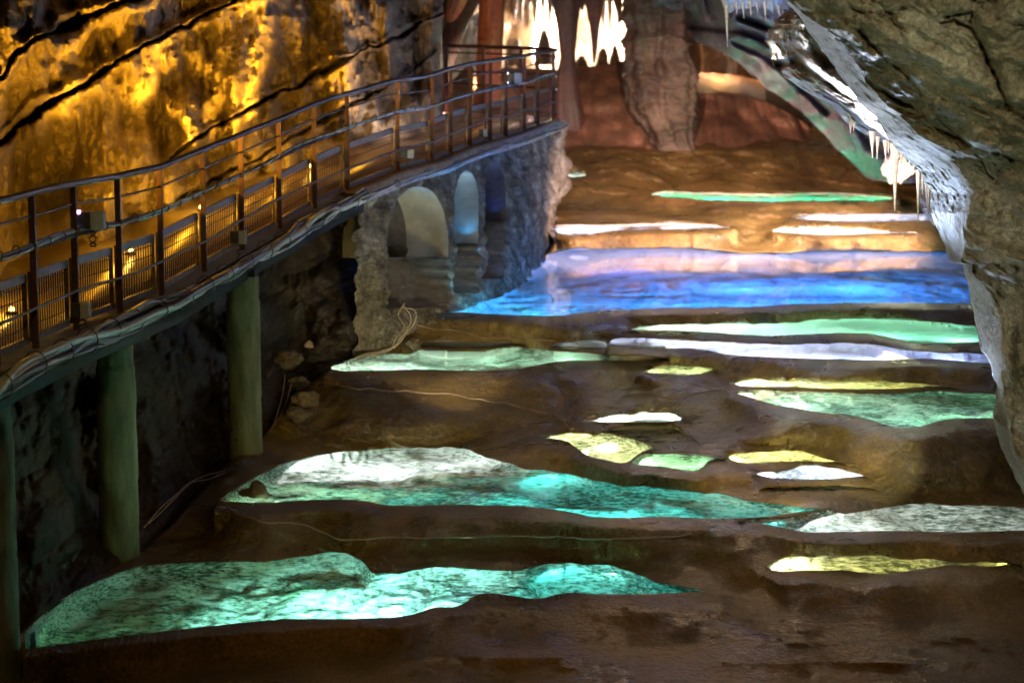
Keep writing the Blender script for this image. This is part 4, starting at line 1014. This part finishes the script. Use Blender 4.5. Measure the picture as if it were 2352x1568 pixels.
# ------------------------------------------------------------------ stalactites
def stalactite(px, y0, y1, w, Y, mat, label, group, px1=None, seed=0, name='stalactite', amp=0.1, pw=0.8):
    n = 12; px1 = px if px1 is None else px1
    pts = []
    for k in range(n):
        u = k / (n - 1)
        c = PT(px + (px1 - px) * u, y0 + (y1 - y0) * u, Y)
        pts.append((c[0], c[1], c[2], max(0.004, 1.25 * w / 2 * Y / F_PX * (1 - u ** pw * 0.97))))
    o = lathe_rock(name, pts, mat, seg=16, amp=amp, freq=8, flute=0.12, seed=seed, rings=36)
    return tag(o, label, 'stalactite', group)
GRP = 'stalactites hanging from the white ledge'
for i, (px, y0, y1, w, lb) in enumerate([
    (1954, 286, 306, 9, 'leftmost short stalactite under the white ledge'), (1962, 290, 301, 6, 'stub stalactite beside the leftmost short one'), (2003, 310, 363, 13, 'curved stalactite at the left of the ledge group'),
    (2016, 322, 366, 9, 'slender stalactite right of the curved one'), (2034, 330, 369, 10, 'short stalactite left of the longest stalactite'), (2041, 334, 352, 7, 'stub tucked against the longest stalactite'),
    (2057, 336, 484, 21, 'longest stalactite, cream and dagger shaped'), (2069, 346, 420, 9, 'thin stalactite just right of the longest stalactite'), (2078, 356, 404, 9, 'middling stalactite right of the thin one'),
    (2090, 366, 396, 7, 'short stalactite near the ledge corner'), (2100, 372, 396, 8, 'blunt stalactite nearest the arch edge'), (2110, 398, 516, 12, 'long thin stalactite hanging right of the longest one'),
    (2119, 404, 446, 8, 'bent stalactite beside the long thin one'), (2127, 410, 470, 8, 'stalactite second from the rock arch'), (2134, 420, 492, 9, 'stalactite touching the rock arch edge')]):
    stalactite(px, y0 - 8, y1, w, 17.9 if px < 2105 else 17.3, M['stalactite'], lb, GRP, px + random.uniform(-2, 2), seed=700 + i)
GRP2 = 'stalactites under the cream curtain'
for i, (px, y0, y1, w, lb) in enumerate([
    (1662, 0, 30, 8, 'first stalactite from the left under the cream curtain'), (1668, 20, 108, 9, 'single long stalactite under the cream curtain'), (1690, 14, 34, 8, 'short stub right of the long cream stalactite'),
    (1706, 14, 42, 8, 'slim stalactite in the left half of the cream curtain'), (1722, 10, 36, 8, 'stalactite at the centre of the cream curtain'), (1738, 12, 30, 9, 'small stalactite right of the curtain centre'),
    (1756, 12, 46, 9, 'second longest stalactite under the cream curtain'), (1772, 16, 32, 7, 'stub in the right half of the cream curtain'), (1788, 20, 44, 8, 'stalactite second from the right of the cream curtain'), (1800, 30, 62, 9, 'rightmost stalactite under the cream curtain')]):
    stalactite(px, y0 - 8, y1, w, 23.0, M['stalactite'], lb, GRP2, px + 3, seed=730 + i)

# ------------------------------------------------------------------ far columns and dark stalactites
def col(name, spec, mat, label, cat, seg=48, **kw):
    pts = []
    for (px, py, w, Y) in spec:
        c = PT(px, py, Y); pts.append((c[0], c[1], c[2], w / 2 * Y / F_PX))
    return tag(lathe_rock(name, pts, mat, seg=seg, **kw), label, cat)
col('stalagmite_column', [(1505,-120,150,36.5),(1508,0,142,36.5),(1512,60,140,36.5),(1508,130,146,36.5),(1514,200,150,36.5),(1518,260,140,36.5),(1540,310,98,36.5),(1548,345,92,36.5)], M['column'], 'thick banded stalagmite column standing behind the far terraces', 'column', amp=0.17, freq=2.6, flute=0.2, bands=0.11, seed=811, rings=240, seg=120)
col('stalagmite_column', [(1128,-140,62,34.5),(1128,0,62,34.5),(1124,120,62,34.5),(1116,250,70,34.5)], M['red_column'], 'orange red column rising behind the far landing', 'column', amp=0.06, freq=1.5, flute=0.10, seed=821, rings=90)
col('stalactite', [(1052,-120,60,33.5),(1046,0,52,33.5),(1040,20,46,33.5),(1036,44,22,33.5),(1034,52,6,33.5)], M['red_column'], 'orange tipped stalactite left of the red column', 'stalactite', amp=0.1, freq=2, flute=0.1, seed=831)
col('leaning_column', [(1100,-120,70,35.5),(1072,0,56,35.5),(1040,80,48,35.2),(1014,160,44,35.0),(1004,260,60,34.8)], M['dark_column'], 'dark leaning pillar of rock left of the red column', 'rock pillar', amp=0.1, freq=1.4, flute=0.1, seed=841, rings=90)
col('stalactite', [(1298,-120,96,38),(1300,0,74,38),(1303,60,50,38),(1305,130,34,38),(1302,170,48,38),(1304,240,60,38),(1312,300,70,38)], M['dark_column'], 'dark stalactite grown down into a column beside the bright opening', 'stalactite', amp=0.07, freq=1.5, flute=0.1, seed=851, rings=90)
col('stalactite', [(1362,-120,64,38.4),(1364,0,44,38.4),(1366,60,22,38.4),(1366,110,12,38.4),(1364,146,4,38.4)], M['dark_column'], 'dark dagger stalactite hanging across the bright opening', 'stalactite', amp=0.07, freq=2, flute=0.1, seed=861)
col('stalactite', [(1340,-120,34,38.8),(1338,-10,16,38.8),(1338,18,8,38.8),(1338,26,3,38.8)], M['dark_column'], 'short dark stalactite between two longer dark ones', 'stalactite', amp=0.07, freq=2, flute=0.1, seed=865)
col('stalactite', [(1412,-120,60,38.2),(1418,0,24,38.2),(1422,30,12,38.2),(1424,56,3,38.2)], M['dark_column'], 'short dark stalactite against the banded column', 'stalactite', amp=0.07, freq=2, flute=0.1, seed=871)
GRP3 = 'pale stalactites in the bright far chamber'
for i, (px, y0, y1, w, lb) in enumerate([(1180, 30, 62, 16, 'first pale far stalactite left of the dark one'), (1196, 24, 74, 14, 'pale far stalactite above the railing post'), (1213, 34, 66, 12, 'thin brownish far stalactite in the left opening'),
    (1228, 30, 84, 15, 'longest pale far stalactite in the left opening'), (1246, 26, 58, 12, 'short pale far stalactite in the left opening'), (1262, 30, 70, 14, 'pale far stalactite against the dark column'),
    (1318, 24, 60, 12, 'pale far stalactite between the dark ones'), (1384, 30, 74, 16, 'pale far stalactite right of the dark dagger'), (1400, 34, 92, 12, 'long thin pale stalactite in the right opening'), (1418, 40, 66, 10, 'small pale stalactite in the right opening')]):
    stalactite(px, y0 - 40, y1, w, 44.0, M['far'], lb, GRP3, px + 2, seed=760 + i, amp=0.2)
for i, (px, y0, y1, w, lb) in enumerate([(1335, 128, 158, 40, 'pale stalagmite at the foot of the bright opening'), (1385, 110, 152, 34, 'pale stalagmite right of the dark dagger stalactite'), (1412, 104, 148, 26, 'pale stalagmite beside the banded column'), (1186, 92, 150, 36, 'pale stalagmite behind the landing railing'), (1250, 70, 150, 44, 'broad white stalagmite behind the landing railing')]):
    pts = []
    for k in range(12):
        u = k / 11; c = PT(px, y0 + (y1 - y0) * u, 43.5); pts.append((c[0], c[1], c[2], w / 2 * 43.5 / F_PX * (0.12 + 0.88 * u ** 0.6)))
    tag(lathe_rock('stalagmite', pts, M['far'], seg=24, amp=0.2, freq=3, flute=0.15, seed=780 + i, rings=40), lb, 'stalagmite', 'pale stalagmites in the bright far chamber')
# pale slab behind the red column, brightly lit from below
PX, VV = np.meshgrid(np.arange(985, 1130, 2.0), np.linspace(0, 1, 90))
tpv = np.interp(PX, [985,1020,1060,1095,1130],[120,100,55,30,10]); btv = np.interp(PX, [985,1020,1060,1098,1130],[235,205,165,128,110])
PY = tpv + (btv - tpv) * VV; YY = 38.5 + 0 * PX; P0 = PT(PX, PY, YY)
YY += 0.35 * fbm(P0[..., 0] * 2, 1, P0[..., 2] * 2, 4, 881)
sl = sheet('rock_slab', PT(PX, PY, YY), M['far'], 1.2); tag(sl, 'pale slanting rock slab between the leaning pillar and the red column', 'rock slab')
# bright rock blob behind the railing
stone(1017, 190, 36.0, 0.24, M['far'], 44, 'small white lit boulder glowing behind the railing', 'boulder', name='boulder', sq=(0.55, 0.5, 1.5))

# ------------------------------------------------------------------ far mound and back wall
MT = np.array([(900,150),(1240,158),(1290,160),(1340,154),(1400,148),(1440,138),(1500,150),(1590,166),(1640,168),(1700,174),(1760,190),(1830,240),(1900,310),(2000,380),(2150,400)], float)
PX, VV = np.meshgrid(np.arange(900, 2150, 4.0), np.linspace(0, 1, 150))
tpv = np.interp(PX, MT[:, 0], MT[:, 1]) ; PY = 352 + (tpv - 352) * VV
YY = 36.3 + 3.2 * VV + 7.5 * sstep(0.72, 1.0, VV) * sstep(1500, 1600, PX)
P0 = PT(PX, PY, YY)
YY += sstep(0, 0.1, VV) * (0.5 * fbm(P0[..., 0] * 0.8, YY * 0.4, P0[..., 2] * 0.8, 3, 901) + 0.2 * ridged(P0[..., 0] * 1.5, 1, P0[..., 2] * 0.4, 3, 911))
mo = sheet('flowstone_mound', PT(PX, PY, YY), M['mound'], 3.0); tag(mo, 'dark brown flowstone mound closing the far end of the terraces', 'mound', kind='structure')
PX, PY = np.meshgrid(np.arange(700, 2500, 5.0), np.arange(-500, 330, 4.0))
YY = 51 + 0 * PX - 3.5 * sstep(40, -60, PY) + 2.5 * sstep(1480, 1580, PX)
P0 = PT(PX, PY, YY)
YY += 1.3 * fbm(P0[..., 0] * 0.9, 1, P0[..., 2] * 0.7, 5, 921) - 1.5 * ridged(P0[..., 0] * 1.3, 2, P0[..., 2] * 0.22, 4, 931)
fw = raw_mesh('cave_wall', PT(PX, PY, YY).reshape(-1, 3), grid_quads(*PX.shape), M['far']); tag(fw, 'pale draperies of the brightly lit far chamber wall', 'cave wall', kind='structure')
# roof over everything, out of the frame
gx2, gy2 = np.meshgrid(np.linspace(-14, 14, 90), np.linspace(-4, 56, 150))
zz = 9.2 + 1.2 * fbm(gx2 * 0.3, gy2 * 0.3, 0, 4, 941) - 0.02 * gy2 - 0.02 * gx2 ** 2
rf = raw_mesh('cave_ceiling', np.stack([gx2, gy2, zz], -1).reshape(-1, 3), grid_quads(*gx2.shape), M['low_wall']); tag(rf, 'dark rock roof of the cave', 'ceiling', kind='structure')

# ------------------------------------------------------------------ boxes and floodlights on the railing
def rail_box(px, py, w_px, h_px, label, leds=False, loop=False, emitter=None):
    Yp = float(np.interp(px, ex, eY)); c = PT(px, py, Yp - 0.06)
    w = w_px * Yp / F_PX; h = h_px * Yp / F_PX
    root = empty('floodlight', c, label, 'floodlight', 'floodlight boxes fixed to the railing')
    MB().box(c + np.array([-w * 0.26, 0.02, 0]), (w * 0.27, 0, 0), (0.01, 0.05, 0), (0, 0, h * 0.5)).build('housing', M['box_dark'], root, 0.006); hs_ = [o for o in root.children if o.name.startswith('housing')][0]
    MB().box(c + np.array([w * 0.26, 0, 0.0]), (w * 0.25, 0.01, 0), (0, 0.045, 0), (0, 0, h * 0.54)).build('cover', M['box_grey'], root, 0.006)
    MB().box(c + np.array([0, 0.07, -h * 0.3]), (0.012, 0, 0), (0, 0.03, 0), (0, 0, h * 0.5)).build('bracket', M['steel'], root)
    if leds:
        for s in (1, -1):
            MB().box(c + np.array([-w * 0.50, -0.02, s * h * 0.5]), (0.018, 0, 0), (0, 0.02, 0), (0, 0, 0.013)).build('lamp_lens', M[leds], None, 0.003).parent = hs_
    pts = [c + np.array([0.01 + 0.03 * math.sin(a * 3), -0.02, -h * 0.5 - 0.02 - 0.055 * (1 - math.cos(a)) / (1)]) for a in np.linspace(0, math.pi * (2 if loop else 1), 14)]
    tube('lead', pts, 0.007, M['cable_dark'], root, seg=6)
    return root, c
rail_box(210, 506, 58, 38, 'largest grey floodlight box with violet lamps on the near railing', 'led_violet', True)
rail_box(187, 712, 38, 34, 'dark floodlight box low on the railing below the largest grey box')
rail_box(549, 545, 32, 28, 'floodlight box above the head of the farthest pillar')
rail_box(936, 353, 28, 18, 'small floodlight box above the first masonry arch')
rail_box(1110, 305, 18, 16, 'tiny floodlight box low on the railing above the third arch')
rail_box(1181, 180, 34, 22, 'grey floodlight box high on the far railing beside a white glow', 'led_white')

# small amber lamps let into the deck
def deck_lamp(px, py, frac, label):
    t_ = 0
    # find the deck point seen at this pixel
    best = None
    for off in np.linspace(-0.2, -1.5, 27):
        p = edge(ts, off, 0.03); qx, qy = proj(p[:, 0], p[:, 1], p[:, 2])
        i = int(np.argmin((qx - px) ** 2 + (qy - py) ** 2)); dd = (qx[i] - px) ** 2 + (qy[i] - py) ** 2
        if best is None or dd < best[0]: best = (dd, p[i])
    p = best[1]
    root = empty('deck_lamp', p, label, 'lamp', 'small amber lamps along the walkway floor')
    bm = bmesh.new(); bmesh.ops.create_uvsphere(bm, u_segments=16, v_segments=10, radius=0.022)
    me = bpy.data.meshes.new('bulb'); bm.to_mesh(me); bm.free()
    o = link_mesh('bulb', me, M['led'], root); o.location = V(p + np.array([0, 0, 0.02]))
    bm = bmesh.new(); bmesh.ops.create_cone(bm, cap_ends=True, segments=20, radius1=0.05, radius2=0.042, depth=0.025)
    me = bpy.data.meshes.new('rim'); bm.to_mesh(me); bm.free()
    o = link_mesh('rim', me, M['steel'], root); o.location = V(p + np.array([0, 0, -0.005]))
    light('deck_lamp_light', 'POINT', p + np.array([0, 0, 0.12]), (1, 0.55, 0.08), 2.5, 0.03)
deck_lamp(28, 715, 0, 'nearest amber floor lamp at the left edge of the walkway')
deck_lamp(303, 580, 0, 'amber floor lamp behind the fourth visible railing post')
deck_lamp(465, 478, 0, 'amber floor lamp behind the railing above the middle pillar')
deck_lamp(712, 388, 0, 'farthest bright amber floor lamp behind the mesh')

# ------------------------------------------------------------------ loose cables on the terraces
def ground_cable(pts, r, mat, label, lift=0.03, jit=0.0):
    s = spline(pts, 5)
    P = np.array([on_ground(a, b, lift) for a, b in s])
    for _ in range(3): P[1:-1] = (P[:-2] + 2 * P[1:-1] + P[2:]) / 4
    o = tube('cable', P, r, mat, None, seg=6); return tag(o, label, 'cable')
ground_cable([(700,832),(740,862),(780,874),(860,880),(950,884),(1060,890),(1130,902),(1200,914),(1250,928),(1285,945),(1310,972)], 0.008, M['tan_cable'], 'tan cable crossing the brown dam below the pale green pool')
ground_cable([(440,1138),(500,1150),(560,1162),(640,1180),(700,1186),(740,1196),(790,1214),(860,1212),(960,1208),(1040,1213),(1160,1212),(1280,1218),(1400,1222),(1500,1218),(1580,1208)], 0.008, M['tan_cable'], 'thin pale wire wandering across the terrace above the foreground pool')
ground_cable([(960,740),(1000,748),(1060,752),(1110,766),(1180,770),(1260,776),(1340,786)], 0.008, M['tan_cable'], 'pinkish cable running from the masonry foot to the starry pool')
ground_cable([(1400,905),(1440,888),(1480,890),(1540,902),(1600,892),(1650,884)], 0.008, M['tan_cable'], 'short wire loop above the tiny white pool')
def bank_cable(pts, r, mat, label, dY=-0.25):
    s = spline(pts, 6)
    P = []
    for a, b in s:
        Yv = float(np.interp(a, PXr, gYb[0])) + dY
        P.append(PT(a, b, Yv + 0.05 * float(vnoise(a * 0.02, b * 0.03, 1))))
    o = tube('cable', P, r, mat, None, seg=6); return tag(o, label, 'cable')
for i, (pp, lb) in enumerate([
    ([(925,700),(945,730),(935,760),(915,790),(880,805),(840,812)], 'pale cable hanging at the foot of the first masonry pier'),
    ([(920,705),(955,715),(950,745),(925,770),(905,800)], 'looped pale cable beside the first pier'),
    ([(930,695),(915,725),(930,750),(910,775),(900,800),(860,812),(820,825)], 'longest of the pale cables at the first pier foot'),
    ([(655,860),(650,900),(640,940),(625,985)], 'thin wire hanging down the dark bank beside the stones'),
    ([(670,880),(655,930),(640,960),(615,995)], 'second thin wire hanging beside the stones'),
    ([(520,1080),(470,1092),(430,1112),(405,1135),(370,1165),(335,1205)], 'thin wires lying on the bank between the pillars'),
    ([(530,1078),(480,1100),(440,1108),(405,1140),(360,1185),(330,1210)], 'frayed wire beside the wires between the pillars')]):
    bank_cable(pp, 0.0055 if i > 2 else 0.0075, M['tan_cable'], lb, -0.3)
c = [(1003,395),(1003,410),(995,424),(960,440),(940,452)]
for i, (px, py, r, m, lb) in enumerate([(668, 825, 0.12, 'stone', 'flat stone lying left of the cables on the bank'), (711, 792, 0.045, 'far', 'small white stone perched on the dark bank'), (690, 880, 0.10, 'stone', 'rounded stone at the top of the stone pile'), (700, 915, 0.12, 'stone', 'upright stone in the middle of the stone pile'), (685, 950, 0.11, 'stone', 'lowest pointed stone of the pile'), (950, 787, 0.08, 'stone', 'brown stone at the tip of the small white pool'), (745, 836, 0.07, 'stone', 'brown stone at the tip of the pale green pool'), (1360, 960, 0.07, 'stone', 'dark stone at the tip of the tiny brilliant pool'), (590, 1134, 0.12, 'stone', 'low dark stone in the green end of the long pool')]):
    g = on_ground(px, py, 0)
    Yv = min(g[1], float(np.interp(px, PXr, gYb[0])) - 0.15) if px < 940 and i < 5 else g[1]
    stone(px, py, Yv, r, M[m], 60 + i, lb, 'stone', 'loose stones among the pools')

# ------------------------------------------------------------------ lamps above water, and added fill spots
def L(px, py, Y, col, power, size=0.05, name='cave_lamp'):
    return light(name, 'POINT', PT(px, py, Y), col, power, size)
def S(px, py, Y, tx, ty, tY, col, power, spot=60, size=0.05, blend=0.7, name='cave_and_fill_spot'):
    return light(name, 'SPOT', PT(px, py, Y), col, power, size, PT(tx, ty, tY), spot, blend)
# amber uplights at the inner edge of the walkway, close to the wall
for px, pw, tx, ty in ((0, 60, 20, 100), (255, 80, 330, 60), (425, 95, 470, -60), (560, 30, 560, 60), (640, 70, 640, -60), (838, 40, 850, 40)):
    Yv = float(Yin(px)) - 0.45; yb = float(Ypy(px))
    S(px + 6, yb - 22, Yv, tx, ty, Yv + 1.2, AMB, pw * 11.0, 80, 0.03, 0.9, 'amber_uplight')
    L(px + 6, yb - 60, Yv - 0.3, AMB, pw * 0.16, 0.03, 'amber_uplight')
S(40, 520, 14.9, 180, 60, 18.2, AMB, 560, 90, 0.03); S(330, 430, 17.3, 520, 30, 21.5, AMB, 600, 80, 0.03); S(640, 300, 21.2, 800, 40, 25.5, AMB, 300, 80, 0.03)  # broad amber fill spots added over the walkway
S(940, 300, 25.4, 940, 80, 28.5, (1, 0.75, 0.62), 200, 90, 0.03)
# far chamber
L(1385, 95, 47.4, (1, 0.93, 0.8), 3600, 0.05); L(1232, 110, 47.6, (1, 0.88, 0.66), 1500, 0.05); L(1385, 20, 45.5, (1, 0.9, 0.8), 300, 0.05)
S(1080, 200, 34.2, 1090, 60, 38.3, (1, 0.85, 0.65), 170, 70)
L(1140, 120, 33.2, (1, 0.35, 0.08), 8, 0.1); L(1010, 250, 32.5, (1, 0.5, 0.35), 6, 0.1); L(1020, 175, 35.2, (0.85, 0.9, 1), 30)
L(1220, 200, 34.0, (1, 0.6, 0.6), 8, 0.1)
L(1660, 80, 47.5, (1, 0.45, 0.12), 130, 0.1)
# warm light over the far terraces
S(2250, 330, 26.0, 1950, 520, 29.6, (1, 0.7, 0.64), 7500, 40, 0.025); S(1950, 480, 26.5, 1720, 560, 29.0, (1, 0.8, 0.8), 3800, 36, 0.025)
S(1650, 200, 31.0, 1700, 420, 34.0, (1, 0.52, 0.46), 600, 100, 0.03)
S(1500, 360, 25.5, 1550, 545, 28.9, (1, 0.62, 0.5), 5400, 70, 0.025)
stone(2062, 388, 29.4, 0.2, M['far'], 71, 'boulder glowing green white beside the longest stalactite', 'boulder', name='boulder', sq=(1.0, 0.8, 1.0))
L(2088, 398, 28.9, (0.85, 1, 0.6), 46, 0.02); L(2040, 400, 28.9, (1, 0.85, 0.35), 8, 0.02)
L(1690, 130, 28.5, (0.35, 0.45, 1.0), 90, 0.03); L(1850, 170, 28.0, (0.35, 0.45, 0.9), 50, 0.03); L(2010, 345, 28.0, (0.25, 0.8, 0.5), 0.8, 0.02)
L(1560, 260, 33.0, (1, 0.7, 0.45), 6, 0.03)
# white light on the ledge and the arch edge, from behind the arch
S(1860, 640, 20.0, 1930, 220, 18.0, (0.85, 0.88, 1.0), 1700, 60, 0.025); S(1500, 420, 15.5, 2070, 380, 17.8, (1, 0.93, 0.88), 800, 22, 0.02)
S(2000, 560, 16.5, 2080, 330, 15.4, (0.55, 0.7, 1.0), 190, 80, 0.025)
S(2150, 900, 16.8, 2230, 620, 15.6, (0.6, 0.7, 1.0), 60, 80, 0.025)
L(1745, 150, 21.6, (1, 0.92, 0.8), 40, 0.02)
# fill spots added near the viewer for the arch front and the terraces
S(1500, 1700, 9.0, 2200, 350, 14, (0.85, 1, 0.6), 270, 60, 0.2)
S(2700, -500, 9.0, 2250, 300, 13.5, (1, 0.92, 0.62), 330, 60, 0.2)
S(1500, 900, 12.0, 2300, 850, 14.5, (1, 0.85, 0.75), 130, 60, 0.025)
S(300, -600, 8.0, 1000, 1250, 15, (1, 0.6, 0.18), 190, 80, 0.025)
S(1900, -500, 9.0, 1800, 1200, 15, (1, 0.6, 0.18), 190, 70, 0.025)
# masonry
S(1100, 900, 18.0, 960, 600, 22.5, (1, 0.88, 0.55), 260, 60, 0.03)
S(1120, 690, 22.0, 1060, 600, 24.0, (0.12, 0.7, 1.0), 20, 90, 0.02)
for px_, py_, c_, w_x in ((1070, 545, (0.02, 0.36, 1.0), 9), (1136, 495, (0.02, 0.15, 1.0), 10)):
    S(px_, py_, float(wallY(px_, py_)) + 0.3, px_ - 6, py_ - 200, float(wallY(px_, py_)) + 0.9, c_, w_x * 3, 110, 0.01)
S(1420, 500, 25.0, 1240, 460, 28.5, (1, 0.8, 0.72), 110, 34, 0.03)
# pillars: pale light from the terraces
S(900, 1080, 17.0, 300, 1000, 15.7, (0.8, 1, 0.6), 30, 40, 0.02); S(1100, 900, 19.6, 560, 850, 18.5, (0.9, 1, 0.75), 30, 34, 0.02)
S(1500, -260, 27.0, 1700, 980, 17.8, (1, 0.6, 0.25), 150, 36, 0.02); S(1900, -260, 24.0, 1900, 1350, 14.8, (1, 0.58, 0.22), 110, 40, 0.02); S(1000, -300, 24.0, 1100, 1000, 17.8, (1, 0.6, 0.2), 80, 40, 0.02)  # backlights added above the frame to bring out ground glints
# spots added to graze the wet flowstone between the pools
S(860, 1040, 15.5, 1010, 930, 18.6, (1, 0.72, 0.2), 140, 80, 0.02)
S(1760, 1120, 15.4, 1800, 980, 17.6, (1, 0.75, 0.2), 120, 80, 0.02); S(2120, 1090, 15.2, 1960, 1040, 17.2, (0.85, 1, 0.9), 130, 40, 0.02)
S(1500, -60, 26.0, 1750, 1400, 14.3, (1, 0.62, 0.36), 420, 14, 0.02); S(1700, -60, 28.0, 1950, 1030, 17.3, (0.9, 0.95, 0.75), 420, 8, 0.02); S(1250, -60, 28.0, 1500, 880, 19.5, (0.9, 0.9, 0.55), 240, 9, 0.02)  # glint spots added out of view above the frame
S(1750, 850, 18.2, 1850, 845, 19.8, (1, 0.8, 0.3), 40, 80, 0.02); S(700, 1230, 14.0, 650, 1200, 15.6, (1, 0.62, 0.12), 22, 90, 0.02)
S(900, 1560, 11.5, 900, 1460, 13.8, (1, 0.55, 0.12), 14, 100, 0.05); S(1700, 1540, 11.5, 1800, 1430, 14.2, (1, 0.55, 0.12), 14, 100, 0.05)
